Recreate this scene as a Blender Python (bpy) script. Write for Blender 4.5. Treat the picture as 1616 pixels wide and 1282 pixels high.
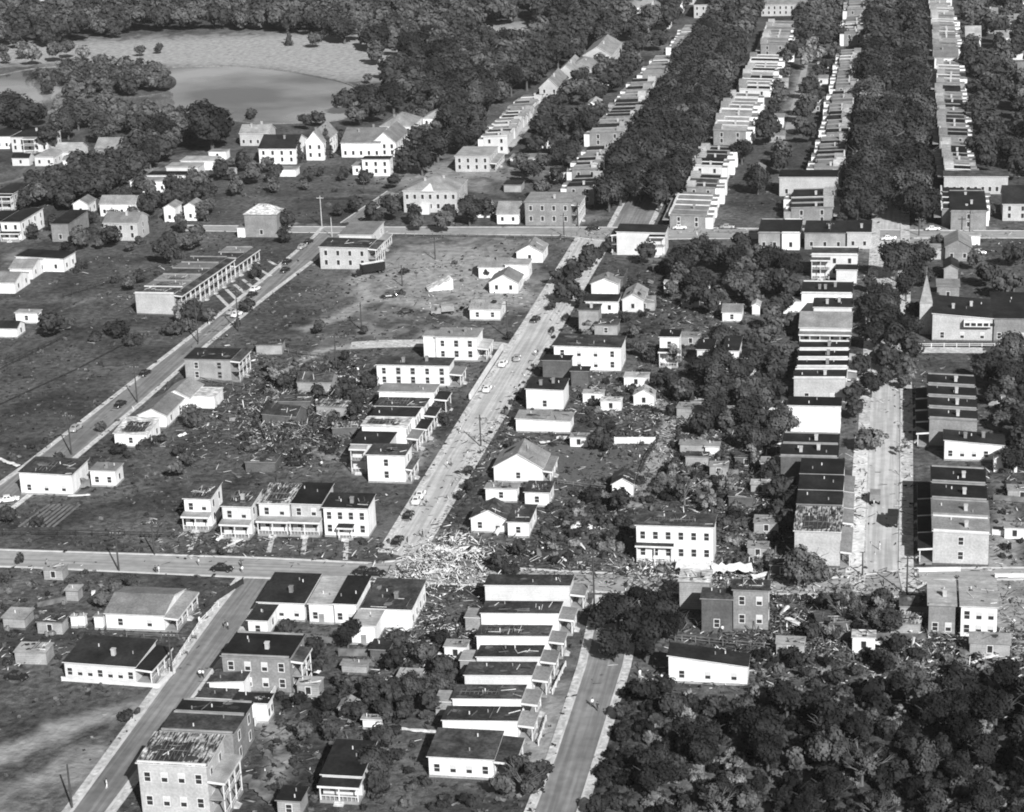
import bpy, math, random
import numpy as np
from mathutils import Matrix, Vector
for o in list(bpy.data.objects): bpy.data.objects.remove(o)
S = bpy.context.scene
COL = S.collection
# ---------------------------------------------------------------- camera
F, CX, CY, CAM_H = 3300.0, 808.0, 641.0, 165.0          # focal length in pixels of the 1616 px wide picture, height in metres
yv = Vector((626, 1141, -F)).normalized()                # world Y (along the avenues) seen from the camera
xv = Vector((18250, -386, F)); xv = (xv - xv.dot(yv)*yv).normalized()
zv = xv.cross(yv)
ROT = Matrix((xv, yv, zv))                               # camera space -> world space
CAM = Vector((0, 0, CAM_H))
cam_d = bpy.data.cameras.new('camera'); cam = bpy.data.objects.new('camera', cam_d); COL.objects.link(cam)
cam_d.sensor_width = 36; cam_d.lens = F/1616*36; cam_d.clip_end = 12000; cam_d.clip_start = 1
cam.matrix_world = Matrix.Translation(CAM) @ ROT.to_4x4()
S.camera = cam
# ---------------------------------------------------------------- sun, sky, exposure
SUN_EL = math.radians(33)
saz = math.atan2(-11.4, 6.8)                             # azimuth (math angle) towards the sun: behind the camera, to its right
sun_dir = Vector((math.cos(saz)*math.cos(SUN_EL), math.sin(saz)*math.cos(SUN_EL), math.sin(SUN_EL)))
sl = bpy.data.lights.new('sun', 'SUN'); sl.energy = 5.0; sl.angle = math.radians(0.6); sl.color = (1, 1, 1)
so = bpy.data.objects.new('sun', sl); COL.objects.link(so); so.rotation_euler = sun_dir.to_track_quat('Z', 'Y').to_euler()
W = bpy.data.worlds.new("World"); S.world = W; W.use_nodes = True
wn = W.node_tree.nodes; wl = W.node_tree.links
bg = wn['Background']; sk = wn.new('ShaderNodeTexSky'); sk.sky_type = 'NISHITA'; sk.sun_disc = False
sk.sun_elevation = SUN_EL; sk.sun_rotation = math.pi/2 - saz; sk.altitude = 100
bwn = wn.new('ShaderNodeRGBToBW'); wl.new(sk.outputs[0], bwn.inputs[0]); wl.new(bwn.outputs[0], bg.inputs[0]); bg.inputs[1].default_value = 0.05
S.view_settings.view_transform = 'Standard'; S.view_settings.look = 'None'; S.view_settings.exposure = 0.45; S.view_settings.gamma = 1
S.render.engine = 'CYCLES'; S.cycles.pixel_filter_type = 'BLACKMAN_HARRIS'; S.cycles.filter_width = 1.9
try:
    S.cycles.max_bounces = 5; S.cycles.diffuse_bounces = 2; S.cycles.glossy_bounces = 2
except Exception: pass

# ---------------------------------------------------------------- pixel <-> world
def P(px, py, z=0.0):
    d = ROT @ Vector((px-CX, -(py-CY), -F))
    t = (z-CAM_H)/d.z
    return Vector((CAM.x+d.x*t, CAM.y+d.y*t, z))
RT = ROT.transposed()
def Q(p):
    c = RT @ (Vector(p)-CAM)
    return (CX + F*c.x/-c.z, CY - F*c.y/-c.z)
def ppm(p): return F/(Vector(p)-CAM).length
rnd = random.Random(7)

# ---------------------------------------------------------------- materials
def mat(name, base, var=0.35, scale=0.6, rough=0.9, fine=None, lines=None, stripe=None, spec=0.2, metal=0, attr=False, objrand=0.0, dark=None):
    m = bpy.data.materials.new(name); m.use_nodes = True; nt = m.node_tree; n = nt.nodes; l = nt.links
    b = n['Principled BSDF']; b.inputs['Roughness'].default_value = rough; b.inputs['Metallic'].default_value = metal
    b.inputs['Specular IOR Level'].default_value = spec
    tc = n.new('ShaderNodeTexCoord'); src = tc.outputs['Object']
    def noise(sc, det=4, vec=None):
        x = n.new('ShaderNodeTexNoise'); x.inputs['Scale'].default_value = sc; x.inputs['Detail'].default_value = det
        l.new(vec or src, x.inputs['Vector']); return x.outputs['Fac']
    def mr(v, a, bb, c, d):
        x = n.new('ShaderNodeMapRange'); l.new(v, x.inputs['Value'])
        for k, q in zip(('From Min', 'From Max', 'To Min', 'To Max'), (a, bb, c, d)): x.inputs[k].default_value = q
        return x.outputs['Result']
    def mul(a, bb):
        x = n.new('ShaderNodeMath'); x.operation = 'MULTIPLY'; l.new(a, x.inputs[0])
        if isinstance(bb, float): x.inputs[1].default_value = bb
        else: l.new(bb, x.inputs[1])
        return x.outputs[0]
    v = mr(noise(scale), .3, .7, base*(1-var), base*(1+var))
    if fine: v = mul(v, mr(noise(fine[0], 2), .3, .7, 1-fine[1], 1+fine[1]))
    if lines:                                             # clapboards / courses: horizontal lines
        w = n.new('ShaderNodeTexWave'); w.wave_type = 'BANDS'; w.bands_direction = 'Z'; w.inputs['Scale'].default_value = lines[0]; w.inputs['Distortion'].default_value = .3
        l.new(src, w.inputs['Vector']); v = mul(v, mr(w.outputs['Fac'], 0, .35, 1-lines[1], 1))
    if stripe:                                            # exposed boards or seams along one axis
        mp = n.new('ShaderNodeMapping'); mp.inputs['Scale'].default_value = stripe[0]; l.new(src, mp.inputs['Vector'])
        v = mul(v, mr(noise(1.0, 3, mp.outputs[0]), .42, .6, stripe[1], stripe[2]))
    if dark: v = mul(v, mr(noise(dark[0], 3), dark[1], dark[1]+.06, dark[2], 1))
    if objrand:
        oi = n.new('ShaderNodeObjectInfo'); v = mul(v, mr(oi.outputs['Random'], 0, 1, 1-objrand, 1+objrand))
    cc = n.new('ShaderNodeCombineColor')
    for i in range(3): l.new(v, cc.inputs[i])
    l.new(cc.outputs[0], b.inputs['Base Color'])
    bp = n.new('ShaderNodeBump'); bp.inputs['Strength'].default_value = .25; bp.inputs['Distance'].default_value = .05
    l.new(noise(6, 3), bp.inputs['Height']); l.new(bp.outputs[0], b.inputs['Normal'])
    return m
M = {}
M['W'] = mat('white_clapboard', .84, .08, .25, .7, lines=(.8, .14), fine=(2.5, .08), stripe=((.9, .9, .12), .84, 1.03), objrand=.06)
M['C'] = mat('cream_clapboard', .58, .12, .3, .8, lines=(.8, .12), fine=(2.5, .08))
M['G'] = mat('grey_boards', .30, .25, .35, .9, lines=(.8, .2), fine=(3, .15))
M['L'] = mat('pale_brick', .42, .14, .3, .9, lines=(1.2, .10), fine=(2.2, .16))
M['B'] = mat('red_brick', .22, .2, .35, .9, lines=(1.2, .10), fine=(2.2, .18))
M['D'] = mat('dark_brick', .10, .25, .35, .9, lines=(1.2, .10), fine=(2.2, .2))
M['t'] = mat('tar_roof', .02, .4, .22, .85, fine=(1.6, .3), objrand=.35, spec=.1)
M['w'] = mat('worn_tar_roof', .05, .6, .35, .85, fine=(1.8, .45), objrand=.3)
M['s'] = mat('asphalt_shingles', .2, .25, .3, .9, fine=(2.5, .22), objrand=.25)
M['m'] = mat('tin_roof', .32, .25, .3, .55, fine=(2, .15), stripe=((.4, 3.2, .4), .8, 1.05), objrand=.3)
M['b'] = mat('stripped_roof_boards', .17, .6, .5, .9, stripe=((3.0, .45, .5), .18, 2.2), fine=(2, .4))
M['x'] = mat('bare_pale_roof_decking', .62, .3, .4, .8, stripe=((.7, 2.2, .5), .45, 1.1))
M['trim'] = mat('painted_trim', .62, .15, .5, .7)
M['dtrim'] = mat('weathered_trim', .25, .3, .5, .8)
M['pane'] = mat('window_glass', .03, .4, 1.0, .15, spec=.5)
M['shade'] = mat('window_blind', .55, .3, .8, .7)
M['road'] = mat('street_paving', .46, .14, .06, .95, fine=(.5, .10), stripe=((1.1, .03, 1), .82, 1.1))
M['road2'] = mat('cross_street_paving', .30, .16, .06, .95, fine=(.5, .12), stripe=((.03, 1.1, 1), .82, 1.1))
M['road3'] = mat('old_street_paving', .20, .2, .06, .95, fine=(.5, .14), stripe=((1.1, .03, 1), .8, 1.15))
M['walk'] = mat('concrete_walk', .46, .25, .3, .9, fine=(1.2, .25))
M['kerb'] = mat('granite_kerb', .5, .2, .5, .9)
M['bark'] = mat('tree_bark', .09, .3, 1.5, .95)
M['bark2'] = mat('broken_pale_wood', .13, .3, 1.5, .95)
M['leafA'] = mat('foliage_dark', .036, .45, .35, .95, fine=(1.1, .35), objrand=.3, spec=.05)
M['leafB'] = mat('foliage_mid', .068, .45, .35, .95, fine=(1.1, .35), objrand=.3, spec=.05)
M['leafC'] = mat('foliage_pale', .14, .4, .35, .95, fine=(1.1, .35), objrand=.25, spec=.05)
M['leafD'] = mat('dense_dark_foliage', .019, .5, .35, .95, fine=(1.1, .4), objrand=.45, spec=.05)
M['pole'] = mat('pole_wood', .06, .3, 1, .9)
M['polew'] = mat('pale_pole_wood', .4, .3, 1, .9)
M['dbw'] = mat('debris_white', .62, .35, .8, .8)
M['dbg'] = mat('debris_grey', .13, .6, .5, .9)
M['dbd'] = mat('debris_dark', .035, .5, .5, .9)
M['carD'] = mat('black_car_paint', .015, .1, 1, .25, spec=.6)
M['carG'] = mat('grey_car_paint', .28, .1, 1, .3, spec=.6)
M['carW'] = mat('pale_car_paint', .62, .08, 1, .3, spec=.5)
M['tyre'] = mat('rubber', .02, .1, 1, .8)
M['chrome'] = mat('chrome', .6, .05, 1, .25, metal=.9)
M['glass'] = mat('car_glass', .06, .1, 1, .1, spec=.6)
M['skin'] = mat('skin', .3, .1, 3, .7)
M['clothW'] = mat('white_cloth', .75, .1, 3, .9)
M['clothD'] = mat('dark_cloth', .04, .2, 3, .9)
M['clothG'] = mat('grey_cloth', .25, .2, 3, .9)
M['hair'] = mat('hair', .03, .2, 3, .9)
M['canvas'] = mat('truck_canvas', .22, .2, 1, .9)

def ground_material():
    m = bpy.data.materials.new('ground'); m.use_nodes = True; nt = m.node_tree; n = nt.nodes; l = nt.links
    b = n['Principled BSDF']; b.inputs['Roughness'].default_value = 1; b.inputs['Specular IOR Level'].default_value = .05
    tc = n.new('ShaderNodeTexCoord'); src = tc.outputs['Object']
    def noise(sc, det=5, dist=0, stretch=None):
        x = n.new('ShaderNodeTexNoise'); x.inputs['Scale'].default_value = sc; x.inputs['Detail'].default_value = det; x.inputs['Distortion'].default_value = dist
        if stretch:
            mp = n.new('ShaderNodeMapping'); mp.inputs['Scale'].default_value = stretch; l.new(src, mp.inputs['Vector']); l.new(mp.outputs[0], x.inputs['Vector'])
        else: l.new(src, x.inputs['Vector'])
        return x.outputs['Fac']
    def mr(v, a, bb, c, d, s=False):
        x = n.new('ShaderNodeMapRange'); l.new(v, x.inputs['Value'])
        if s: x.interpolation_type = 'SMOOTHSTEP'
        for k, q in zip(('From Min', 'From Max', 'To Min', 'To Max'), (a, bb, c, d)): x.inputs[k].default_value = q
        return x.outputs['Result']
    def op(o, a, bb):
        x = n.new('ShaderNodeMath'); x.operation = o; l.new(a, x.inputs[0])
        if isinstance(bb, (float, int)): x.inputs[1].default_value = bb
        else: l.new(bb, x.inputs[1])
        return x.outputs[0]
    at = n.new('ShaderNodeAttribute'); at.attribute_name = 'dirt'
    g = mr(noise(.045, 7, .8), .3, .7, .034, .12)
    g = op('MULTIPLY', g, mr(noise(.6, 5, .5), .3, .7, .5, 1.5))
    g = op('MULTIPLY', g, mr(noise(3.0, 2), .3, .7, .75, 1.25))
    # bare soil and dry grass where people have worn it (attribute) broken up by noise
    f = op('ADD', at.outputs['Fac'], mr(noise(.12, 7, .8, (1, .8, 1)), .25, .75, -.45, .45))
    f = mr(f, .15, .75, 0, 1, True)
    d = op('MULTIPLY', mr(noise(.4, 6, .4), .3, .7, .14, .27), mr(at.outputs['Fac'], .2, 1.2, .85, 1.6))
    mx = n.new('ShaderNodeMix'); mx.data_type = 'FLOAT'; l.new(f, mx.inputs[0]); l.new(g, mx.inputs[2]); l.new(d, mx.inputs[3])
    cc = n.new('ShaderNodeCombineColor')
    for i in range(3): l.new(mx.outputs[0], cc.inputs[i])
    l.new(cc.outputs[0], b.inputs['Base Color'])
    bp = n.new('ShaderNodeBump'); bp.inputs['Strength'].default_value = .7; bp.inputs['Distance'].default_value = .5
    l.new(noise(.9, 5), bp.inputs['Height']); l.new(bp.outputs[0], b.inputs['Normal'])
    return m
def water_material():
    m = bpy.data.materials.new('lake_water'); m.use_nodes = True; nt = m.node_tree; n = nt.nodes; l = nt.links
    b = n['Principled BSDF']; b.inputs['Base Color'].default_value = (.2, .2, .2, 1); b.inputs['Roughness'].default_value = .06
    b.inputs['IOR'].default_value = 1.45; b.inputs['Specular IOR Level'].default_value = .9
    tc = n.new('ShaderNodeTexCoord'); x = n.new('ShaderNodeTexNoise'); x.inputs['Scale'].default_value = .25; x.inputs['Detail'].default_value = 4
    l.new(tc.outputs['Object'], x.inputs['Vector'])
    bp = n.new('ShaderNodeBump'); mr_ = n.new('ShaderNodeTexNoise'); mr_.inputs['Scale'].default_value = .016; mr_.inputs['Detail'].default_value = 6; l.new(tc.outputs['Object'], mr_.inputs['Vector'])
    m2 = n.new('ShaderNodeMapRange'); l.new(mr_.outputs['Fac'], m2.inputs['Value']); m2.inputs['From Min'].default_value = .4; m2.inputs['From Max'].default_value = .65; m2.inputs['To Min'].default_value = .06; m2.inputs['To Max'].default_value = .34  # pale and dark patches in the colour stand in for reflected sky
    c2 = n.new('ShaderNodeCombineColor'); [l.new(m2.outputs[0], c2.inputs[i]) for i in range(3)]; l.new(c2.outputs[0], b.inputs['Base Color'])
    bp.inputs['Strength'].default_value = .08; bp.inputs['Distance'].default_value = .2
    l.new(x.outputs['Fac'], bp.inputs['Height']); l.new(bp.outputs[0], b.inputs['Normal'])
    return m

# ---------------------------------------------------------------- mesh helpers
class MB:
    """collects faces for one mesh object"""
    def __init__(s): s.v = []; s.f = []; s.m = []
    def poly(s, pts, mi=0):
        k = len(s.v); s.v += [tuple(p) for p in pts]; s.f.append(tuple(range(k, k+len(pts)))); s.m.append(mi)
    def hexa(s, b, t, mi=0, mside=None, mtop=None):
        """b, t: 4 bottom and 4 top points counter-clockwise seen from above"""
        k = len(s.v); s.v += [tuple(p) for p in b] + [tuple(p) for p in t]
        s.f += [(k+3, k+2, k+1, k), (k+4, k+5, k+6, k+7)]; s.m += [mi, mi if mtop is None else mtop]
        for i in range(4):
            j = (i+1) % 4; s.f.append((k+i, k+j, k+4+j, k+4+i)); s.m.append(mi if mside is None else mside)
    def box(s, x0, y0, z0, x1, y1, z1, mi=0, **k):
        s.hexa([(x0, y0, z0), (x1, y0, z0), (x1, y1, z0), (x0, y1, z0)], [(x0, y0, z1), (x1, y0, z1), (x1, y1, z1), (x0, y1, z1)], mi, **k)
    def bar(s, a, b, r0, r1=None, n=5, mi=0):
        a = Vector(a); b = Vector(b); r1 = r0 if r1 is None else r1
        d = (b-a).normalized(); u = d.orthogonal().normalized(); w = d.cross(u)
        k = len(s.v)
        for p, r in ((a, r0), (b, r1)):
            for i in range(n):
                q = p + (u*math.cos(2*math.pi*i/n) + w*math.sin(2*math.pi*i/n))*r; s.v.append(tuple(q))
        for i in range(n):
            j = (i+1) % n; s.f.append((k+i, k+j, k+n+j, k+n+i)); s.m.append(mi)
        s.f.append(tuple(k+n-1-i for i in range(n))); s.f.append(tuple(k+n+i for i in range(n))); s.m += [mi, mi]
    def mesh(s, name, mats):
        me = bpy.data.meshes.new(name); me.from_pydata(s.v, [], s.f)
        for m in mats: me.materials.append(M[m] if isinstance(m, str) else m)
        if len(mats) > 1: me.polygons.foreach_set('material_index', s.m)
        me.update(); return me
    def build(s, name, mats, parent=None):
        if isinstance(mats, str): mats = [mats]
        return link(name, s.mesh(name, mats), parent)
def link(name, me, parent=None, loc=None, rz=None):
    o = bpy.data.objects.new(name, me); COL.objects.link(o)
    if parent is not None: o.parent = parent
    if loc is not None: o.location = loc
    if rz is not None: o.rotation_euler = (0, 0, rz)
    return o
def tag(o, label=None, cat=None, group=None, kind=None):
    if label: o['label'] = label
    if cat: o['category'] = cat
    if group: o['group'] = group
    if kind: o['kind'] = kind
    return o
def thing(name, loc, rz, label, cat, group=None):
    return tag(link(name, None, None, loc, rz), label, cat, group)
def np_mesh(name, verts, faces, mats, midx=None):
    """verts (n,3) array, faces (m,4) array"""
    me = bpy.data.meshes.new(name); nv, nf = len(verts), len(faces); k = faces.shape[1]
    me.vertices.add(nv); me.vertices.foreach_set('co', np.asarray(verts, dtype=np.float32).ravel())
    me.loops.add(nf*k); me.loops.foreach_set('vertex_index', faces.astype(np.int32).ravel())
    me.polygons.add(nf); me.polygons.foreach_set('loop_start', np.arange(0, nf*k, k, dtype=np.int32))
    for m in mats: me.materials.append(M[m])
    if midx is not None: me.polygons.foreach_set('material_index', midx.astype(np.int32))
    me.update(calc_edges=True); return me
ORD = ['first', 'second', 'third', 'fourth', 'fifth', 'sixth', 'seventh', 'eighth', 'ninth', 'tenth', 'eleventh', 'twelfth']
def ordn(i):
    if i < 12: return ORD[i]
    k = i+1; return str(k) + ('th' if 10 <= k % 100 <= 20 else {1: 'st', 2: 'nd', 3: 'rd'}.get(k % 10, 'th'))

# ---------------------------------------------------------------- roads, ground, lake
ROADS = []     # convex world polygons kept free of plants
def sheet(name, pts, z, m, th=None):
    b = MB(); b.poly([(p[0], p[1], z) for p in pts])
    o = b.build(name, m); tag(o, kind='structure'); return o
def inside(poly, x, y):
    c = False; n = len(poly); j = n-1
    for i in range(n):
        xi, yi = poly[i][0], poly[i][1]; xj, yj = poly[j][0], poly[j][1]
        if (yi > y) != (yj > y) and x < (xj-xi)*(y-yi)/(yj-yi)+xi: c = not c
        j = i
    return c
def strip_pts(left, right):
    return [P(*p) for p in left] + [P(*p) for p in reversed(right)]
def ext(a, b, t):   # point beyond b
    return (a[0]+(b[0]-a[0])*t, a[1]+(b[1]-a[1])*t)
def road(name, left, right, z, m, kerb=True, walk=0.0, kw=.3):
    pts = strip_pts(left, right); ROADS.append([(p.x, p.y) for p in pts]); sheet(name, pts, z, m)
    for side, pl in ((-1, left), (1, right)):
        w = [P(*p) for p in pl]
        for rng, nm, mt, zz in ((( -.02, kw), 'kerb', 'kerb', .16),) + ((((kw, kw+walk), 'pavement', 'walk', .13),) if walk else ()):
            if not kerb and nm == 'kerb': continue
            b = MB()
            for i in range(len(w)-1):
                d = (w[i+1]-w[i]).normalized(); nrm = Vector((-d.y, d.x, 0))*(-side)
                a0, a1 = w[i]+nrm*rng[0], w[i+1]+nrm*rng[0]; c0, c1 = w[i]+nrm*rng[1], w[i+1]+nrm*rng[1]
                q = [a0, a1, c1, c0]
                if side < 0: q = q[::-1]
                q = [(p.x, p.y, -.05) for p in q]
                ar = sum(q[k][0]*q[(k+1) % 4][1]-q[(k+1) % 4][0]*q[k][1] for k in range(4))
                if ar < 0: q = q[::-1]
                b.hexa(q, [(x, y, zz) for x, y, _ in q])
            tag(b.build(nm, mt), kind='structure')
road('street', [(608, 872), (681, 752), (746, 645), (800, 562), (838, 503), (916, 376)],
     [(652, 882), (761, 700), (805, 628), (834, 581), (870, 531), (958, 380)], .012, 'road', walk=1.4)
road('street', [(966, 358), (1160, 0)], [(1022, 358), (1196, 0)], .015, 'road3', walk=1.4)
road('street', [(1362, 935), (1367, 905), (1375, 650), (1378, 600), (1388, 380), (1398, 150), (1404, 0)],
     [(1425, 938), (1418, 905), (1421, 650), (1420, 600), (1421, 380), (1422, 150), (1424, 0)], .012, 'road', walk=2.6)
road('street', [(836, 1300), (878, 1194), (925, 1051), (950, 940)],
     [(902, 1305), (920, 1250), (982, 1051), (1004, 945)], .014, 'road3', walk=1.3)
road('street', [(100, 1300), (117, 1279), (348, 960), (386, 912)],
     [(152, 1300), (166, 1282), (351, 1035), (430, 912)], .014, 'road3', walk=1.3, kw=.45)
road('street', [(-40, 795), (40, 738), (166, 640), (359, 489), (420, 440), (500, 372), (512, 358)],
     [(-20, 830), (60, 768), (221, 635), (338, 532), (420, 466), (491, 412), (540, 372)], .014, 'road3', walk=1.0)
road('street', [(538, 352), (612, 302)], [(562, 352), (628, 306)], .02, 'road3')
road('cross_street', [(-30, 867), (8, 869), (420, 882), (587, 890), (648, 884), (720, 893), (940, 905), (1313, 913), (1365, 908), (1445, 898), (1650, 897)],
     [(-30, 893), (39, 895), (385, 911), (587, 917), (720, 922), (940, 934), (1313, 938), (1349, 939), (1419, 942), (1470, 915), (1650, 914)], .02, 'road2', kerb=True, kw=.5)
road('cross_street', [(280, 356), (460, 358), (634, 359), (925, 359), (1100, 360), (1456, 364), (1650, 365)],
     [(280, 364), (460, 367), (634, 369), (886, 372), (956, 380), (1100, 377), (1456, 376), (1650, 376)], .018, 'road2')
road('alley', [(1028, 630), (1040, 640), (1046, 665), (1034, 710), (1016, 745)], [(1048, 630), (1062, 645), (1067, 668), (1055, 712), (1036, 750)], .01, 'road2', kerb=False)
road('alley', [(1237, 210), (1262, 120), (1272, 80)], [(1252, 210), (1272, 120), (1279, 80)], .01, 'road2', kerb=False)
road('alley', [(555, 540), (600, 537), (672, 536)], [(552, 551), (600, 549), (672, 547)], .01, 'walk', kerb=False)
road('alley', [(1440, 548), (1480, 548), (1630, 550)], [(1440, 558), (1480, 557), (1630, 559)], .01, 'walk', kerb=False)
road('alley', [(752, 538), (790, 540), (812, 545)], [(752, 549), (790, 552), (800, 556)], .01, 'walk', kerb=False)

# dirt attribute: (px, py, radius across m, radius along m, amount)
DIRT = [(130, 1150, 20, 12, .2), (60, 1230, 18, 16, .15), (640, 450, 32, 40, .6), (700, 420, 24, 26, .4), (590, 530, 30, 24, .45), (760, 385, 42, 28, .5), (60, 1200, 20, 18, .2),
        (300, 75, 300, 50, .85), (520, 80, 90, 60, 1.0), (590, 108, 40, 50, 1.0), (120, 88, 140, 35, .8), (812, 52, 50, 60, 1.0), (690, 870, 16, 18, .7), (700, 1010, 14, 20, .4), (880, 1110, 5, 30, .6), (840, 1180, 6, 18, .5),
        (1040, 900, 25, 8, .5), (1395, 580, 8, 60, .3), (960, 345, 30, 20, .4), (1355, 800, 5, 120, .8), (1330, 920, 14, 10, .6), (1600, 980, 8, 50, 1.0), (480, 640, 24, 30, .3), (600, 715, 20, 14, .5), (640, 780, 10, 30, .2),
        (1420, 385, 22, 30, .8), (1540, 370, 30, 14, .5), (1000, 490, 20, 30, .15), (830, 470, 16, 16, .5), (1160, 890, 25, 10, .4), (860, 280, 60, 60, .25), (660, 285, 40, 30, .4), (740, 255, 40, 40, .4), (960, 720, 16, 14, .3), (1100, 700, 20, 40, .1),
        (780, 460, 20, 25, .4), (340, 640, 20, 20, .15), (1010, 1110, 10, 12, .1), (1265, 150, 14, 120, .45), (560, 1120, 20, 18, .15), (410, 1180, 12, 30, .3), (90, 250, 60, 60, .3), (300, 260, 50, 40, .4)]
PATHS = [([(672,542),(560,546),(500,556),(455,580),(420,640),(395,700)], 2.6, .9), ([(420,640),(480,700),(540,728),(560,760)], 2.2, .6), ([(480,520),(540,500),(580,470),(560,440),(600,415)], 2.5, .6), ([(1037,632),(1056,660),(1046,705),(1020,760),(1000,800)], 3.0, 1.0), ([(600,470),(660,480),(740,500)], 3, .5),
    ([(-20,1200),(60,1168),(130,1135),(190,1122),(250,1098)], 4, .65), ([(-10,1265),(70,1225),(150,1190)], 3.5, .5), ([(0,1290),(90,1262),(140,1230)], 3, .4), ([(0,560),(60,520),(95,490),(150,470)], 1.6, .7), ([(0,700),(100,620),(200,545)], 1.5, .35), ([(150,470),(110,460),(60,470)], 1.5, .4),
    ([(1190,545),(1240,560),(1250,600)], 2, .5), ([(890,300),(900,340)], 3, .5), ([(1030,318),(1018,345)], 2, 1.0), ([(640,700),(700,650),(740,600)], 1.5, .5), ([(700,660),(660,720),(620,780)], 1.5, .4), ([(260,350),(500,354)], 2, .6), ([(380,372),(470,350)], 1.6, .6),
    ([(240,268),(180,262),(60,275),(0,290)], 3, .5), ([(0,430),(30,395),(70,375),(95,360)], 4, .7), ([(1250,640),(1236,700),(1226,780)], 1.6, .4), ([(1580,700),(1590,800),(1580,900)], 3, .6), ([(930,560),(960,620),(930,680)], 2, .4), ([(1100,400),(1000,415),(940,420)], 6, .4),
    ([(640,1010),(690,1060),(660,1150)], 2, .5), ([(420,1120),(450,1180),(430,1260)], 3, .6), ([(1000,1100),(1010,1200),(985,1282)], 2, .3), ([(1250,200),(1262,140),(1270,90)], 4, .5), ([(250,90),(400,80),(590,100)], 12, .5)]
def make_ground():
    st = 2.5
    xs = np.arange(-560, 420, st); ys = np.arange(200, 1560, st)
    X, Y = np.meshgrid(xs, ys); dirt = np.full(X.shape, -.25)
    for px, py, rx, ry, a in DIRT:
        p = P(px, py); dirt += a*np.exp(-(((X-p.x)/rx)**2+((Y-p.y)/ry)**2))*1.15
    for pts, rad, a in PATHS:
        w = [P(*q) for q in pts]; best = np.full(X.shape, 1e9)
        for A, B_ in zip(w, w[1:]):
            dx, dy = B_.x-A.x, B_.y-A.y; t = np.clip(((X-A.x)*dx+(Y-A.y)*dy)/(dx*dx+dy*dy), 0, 1); best = np.minimum(best, (X-A.x-t*dx)**2+(Y-A.y-t*dy)**2)
        dirt = dirt+a*np.exp(-best/rad**2)
    lk = [P(*q) for q in LAKE]
    nx, ny = len(xs), len(ys)
    v = np.stack([X.ravel(), Y.ravel(), np.zeros(X.size)], 1)
    idx = np.arange(nx*ny).reshape(ny, nx)
    f = np.stack([idx[:-1, :-1].ravel(), idx[:-1, 1:].ravel(), idx[1:, 1:].ravel(), idx[1:, :-1].ravel()], 1)
    # skirt out to the horizon, butted to the grid's edge
    x0, x1, y0, y1 = xs[0], xs[-1], ys[0], ys[-1]; Bx = 2500
    big = [(-Bx, -Bx), (Bx, -Bx), (Bx, Bx), (-Bx, Bx)]; inn = [idx[0, 0], idx[0, -1], idx[-1, -1], idx[-1, 0]]
    k = len(v); v = np.vstack([v, [(a, b, 0) for a, b in big]])
    sk_ = np.array([[k+i, k+(i+1) % 4, inn[(i+1) % 4], inn[i]] for i in range(4)]); f = np.vstack([f, sk_])
    M['ground'] = ground_material()
    me = np_mesh('ground', v, f, ['ground'])
    at = me.attributes.new('dirt', 'FLOAT', 'POINT'); at.data.foreach_set('value', np.concatenate([dirt.ravel(), np.full(4, -.25)]).astype(np.float32))
    tag(link('ground', me), kind='structure')
LAKE = [(-60, 126), (0, 119), (60, 108), (150, 104), (250, 107), (350, 105), (430, 110), (500, 121), (552, 134), (568, 150), (560, 175), (535, 190), (470, 195), (400, 195), (340, 189), (270, 193), (200, 193), (150, 192), (60, 178), (-60, 166)]
make_ground()
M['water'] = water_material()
def smooth_loop(pts, n=6):
    out = []; k = len(pts)
    for i in range(k):
        p0, p1, p2, p3 = (Vector(pts[(i+j-1) % k]) for j in range(4))
        for t in [j/n for j in range(n)]:
            out.append(.5*((2*p1)+(-p0+p2)*t+(2*p0-5*p1+4*p2-p3)*t*t+(-p0+3*p1-3*p2+p3)*t*t*t))
    return out
lake_w = smooth_loop([P(*q) for q in LAKE])
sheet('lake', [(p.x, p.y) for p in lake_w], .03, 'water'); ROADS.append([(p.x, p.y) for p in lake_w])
M['lawn'] = mat('mown_lawn', .10, .2, .15, 1, fine=(1.5, .2)); M['palewalk'] = mat('sunlit_concrete', .62, .18, .25, .9, fine=(1.0, .18))
sheet('lawn', [P(*q) for q in [(868,704),(940,701),(1032,704),(1012,744),(960,752),(905,760),(868,748)]], .008, 'lawn')
sheet('pavement', [P(*q) for q in [(1334,905),(1362,905),(1371,690),(1349,690)]], .145, 'palewalk')
sheet('grass_verge', [P(*q) for q in [(585,842),(603,868),(612,866),(660,793),(655,790)]], .006, 'lawn')
for a_, c_ in (((396,434),(414,446)),((383,441),(402,456)),((370,449),(390,466)),((357,457),(377,476)),((343,466),(365,488)),((408,425),(428,436)),((424,412),(446,424))):
    A_, C_ = P(*a_), P(*c_); n_ = (C_-A_).normalized(); n_ = Vector((-n_.y, n_.x, 0))*.55
    sheet('path', [A_-n_, C_-n_, C_+n_, A_+n_], .02, 'walk')
for a_, c_ in (((312,840),(300,868)),((372,852),(362,872)),((430,848),(424,872)),((482,848),(478,876)),((547,850),(545,884))):
    A_, C_ = P(*a_), P(*c_); n_ = (C_-A_).normalized(); n_ = Vector((-n_.y, n_.x, 0))*.5
    sheet('path', [A_-n_, C_-n_, C_+n_, A_+n_], .02, 'walk')
b = MB()                                                   # stone edge round the lake
for i in range(len(lake_w)):
    a, c = lake_w[i], lake_w[(i+1) % len(lake_w)]; d = (c-a).normalized(); nn = Vector((-d.y, d.x, 0))*.35
    q = [a-nn, c-nn, c+nn, a+nn]; q = [(p.x, p.y, -.1) for p in q]
    b.hexa(q, [(x, y, .35) for x, y, _ in q])
tag(b.build('lake_edge', 'road3'), kind='structure')
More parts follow.
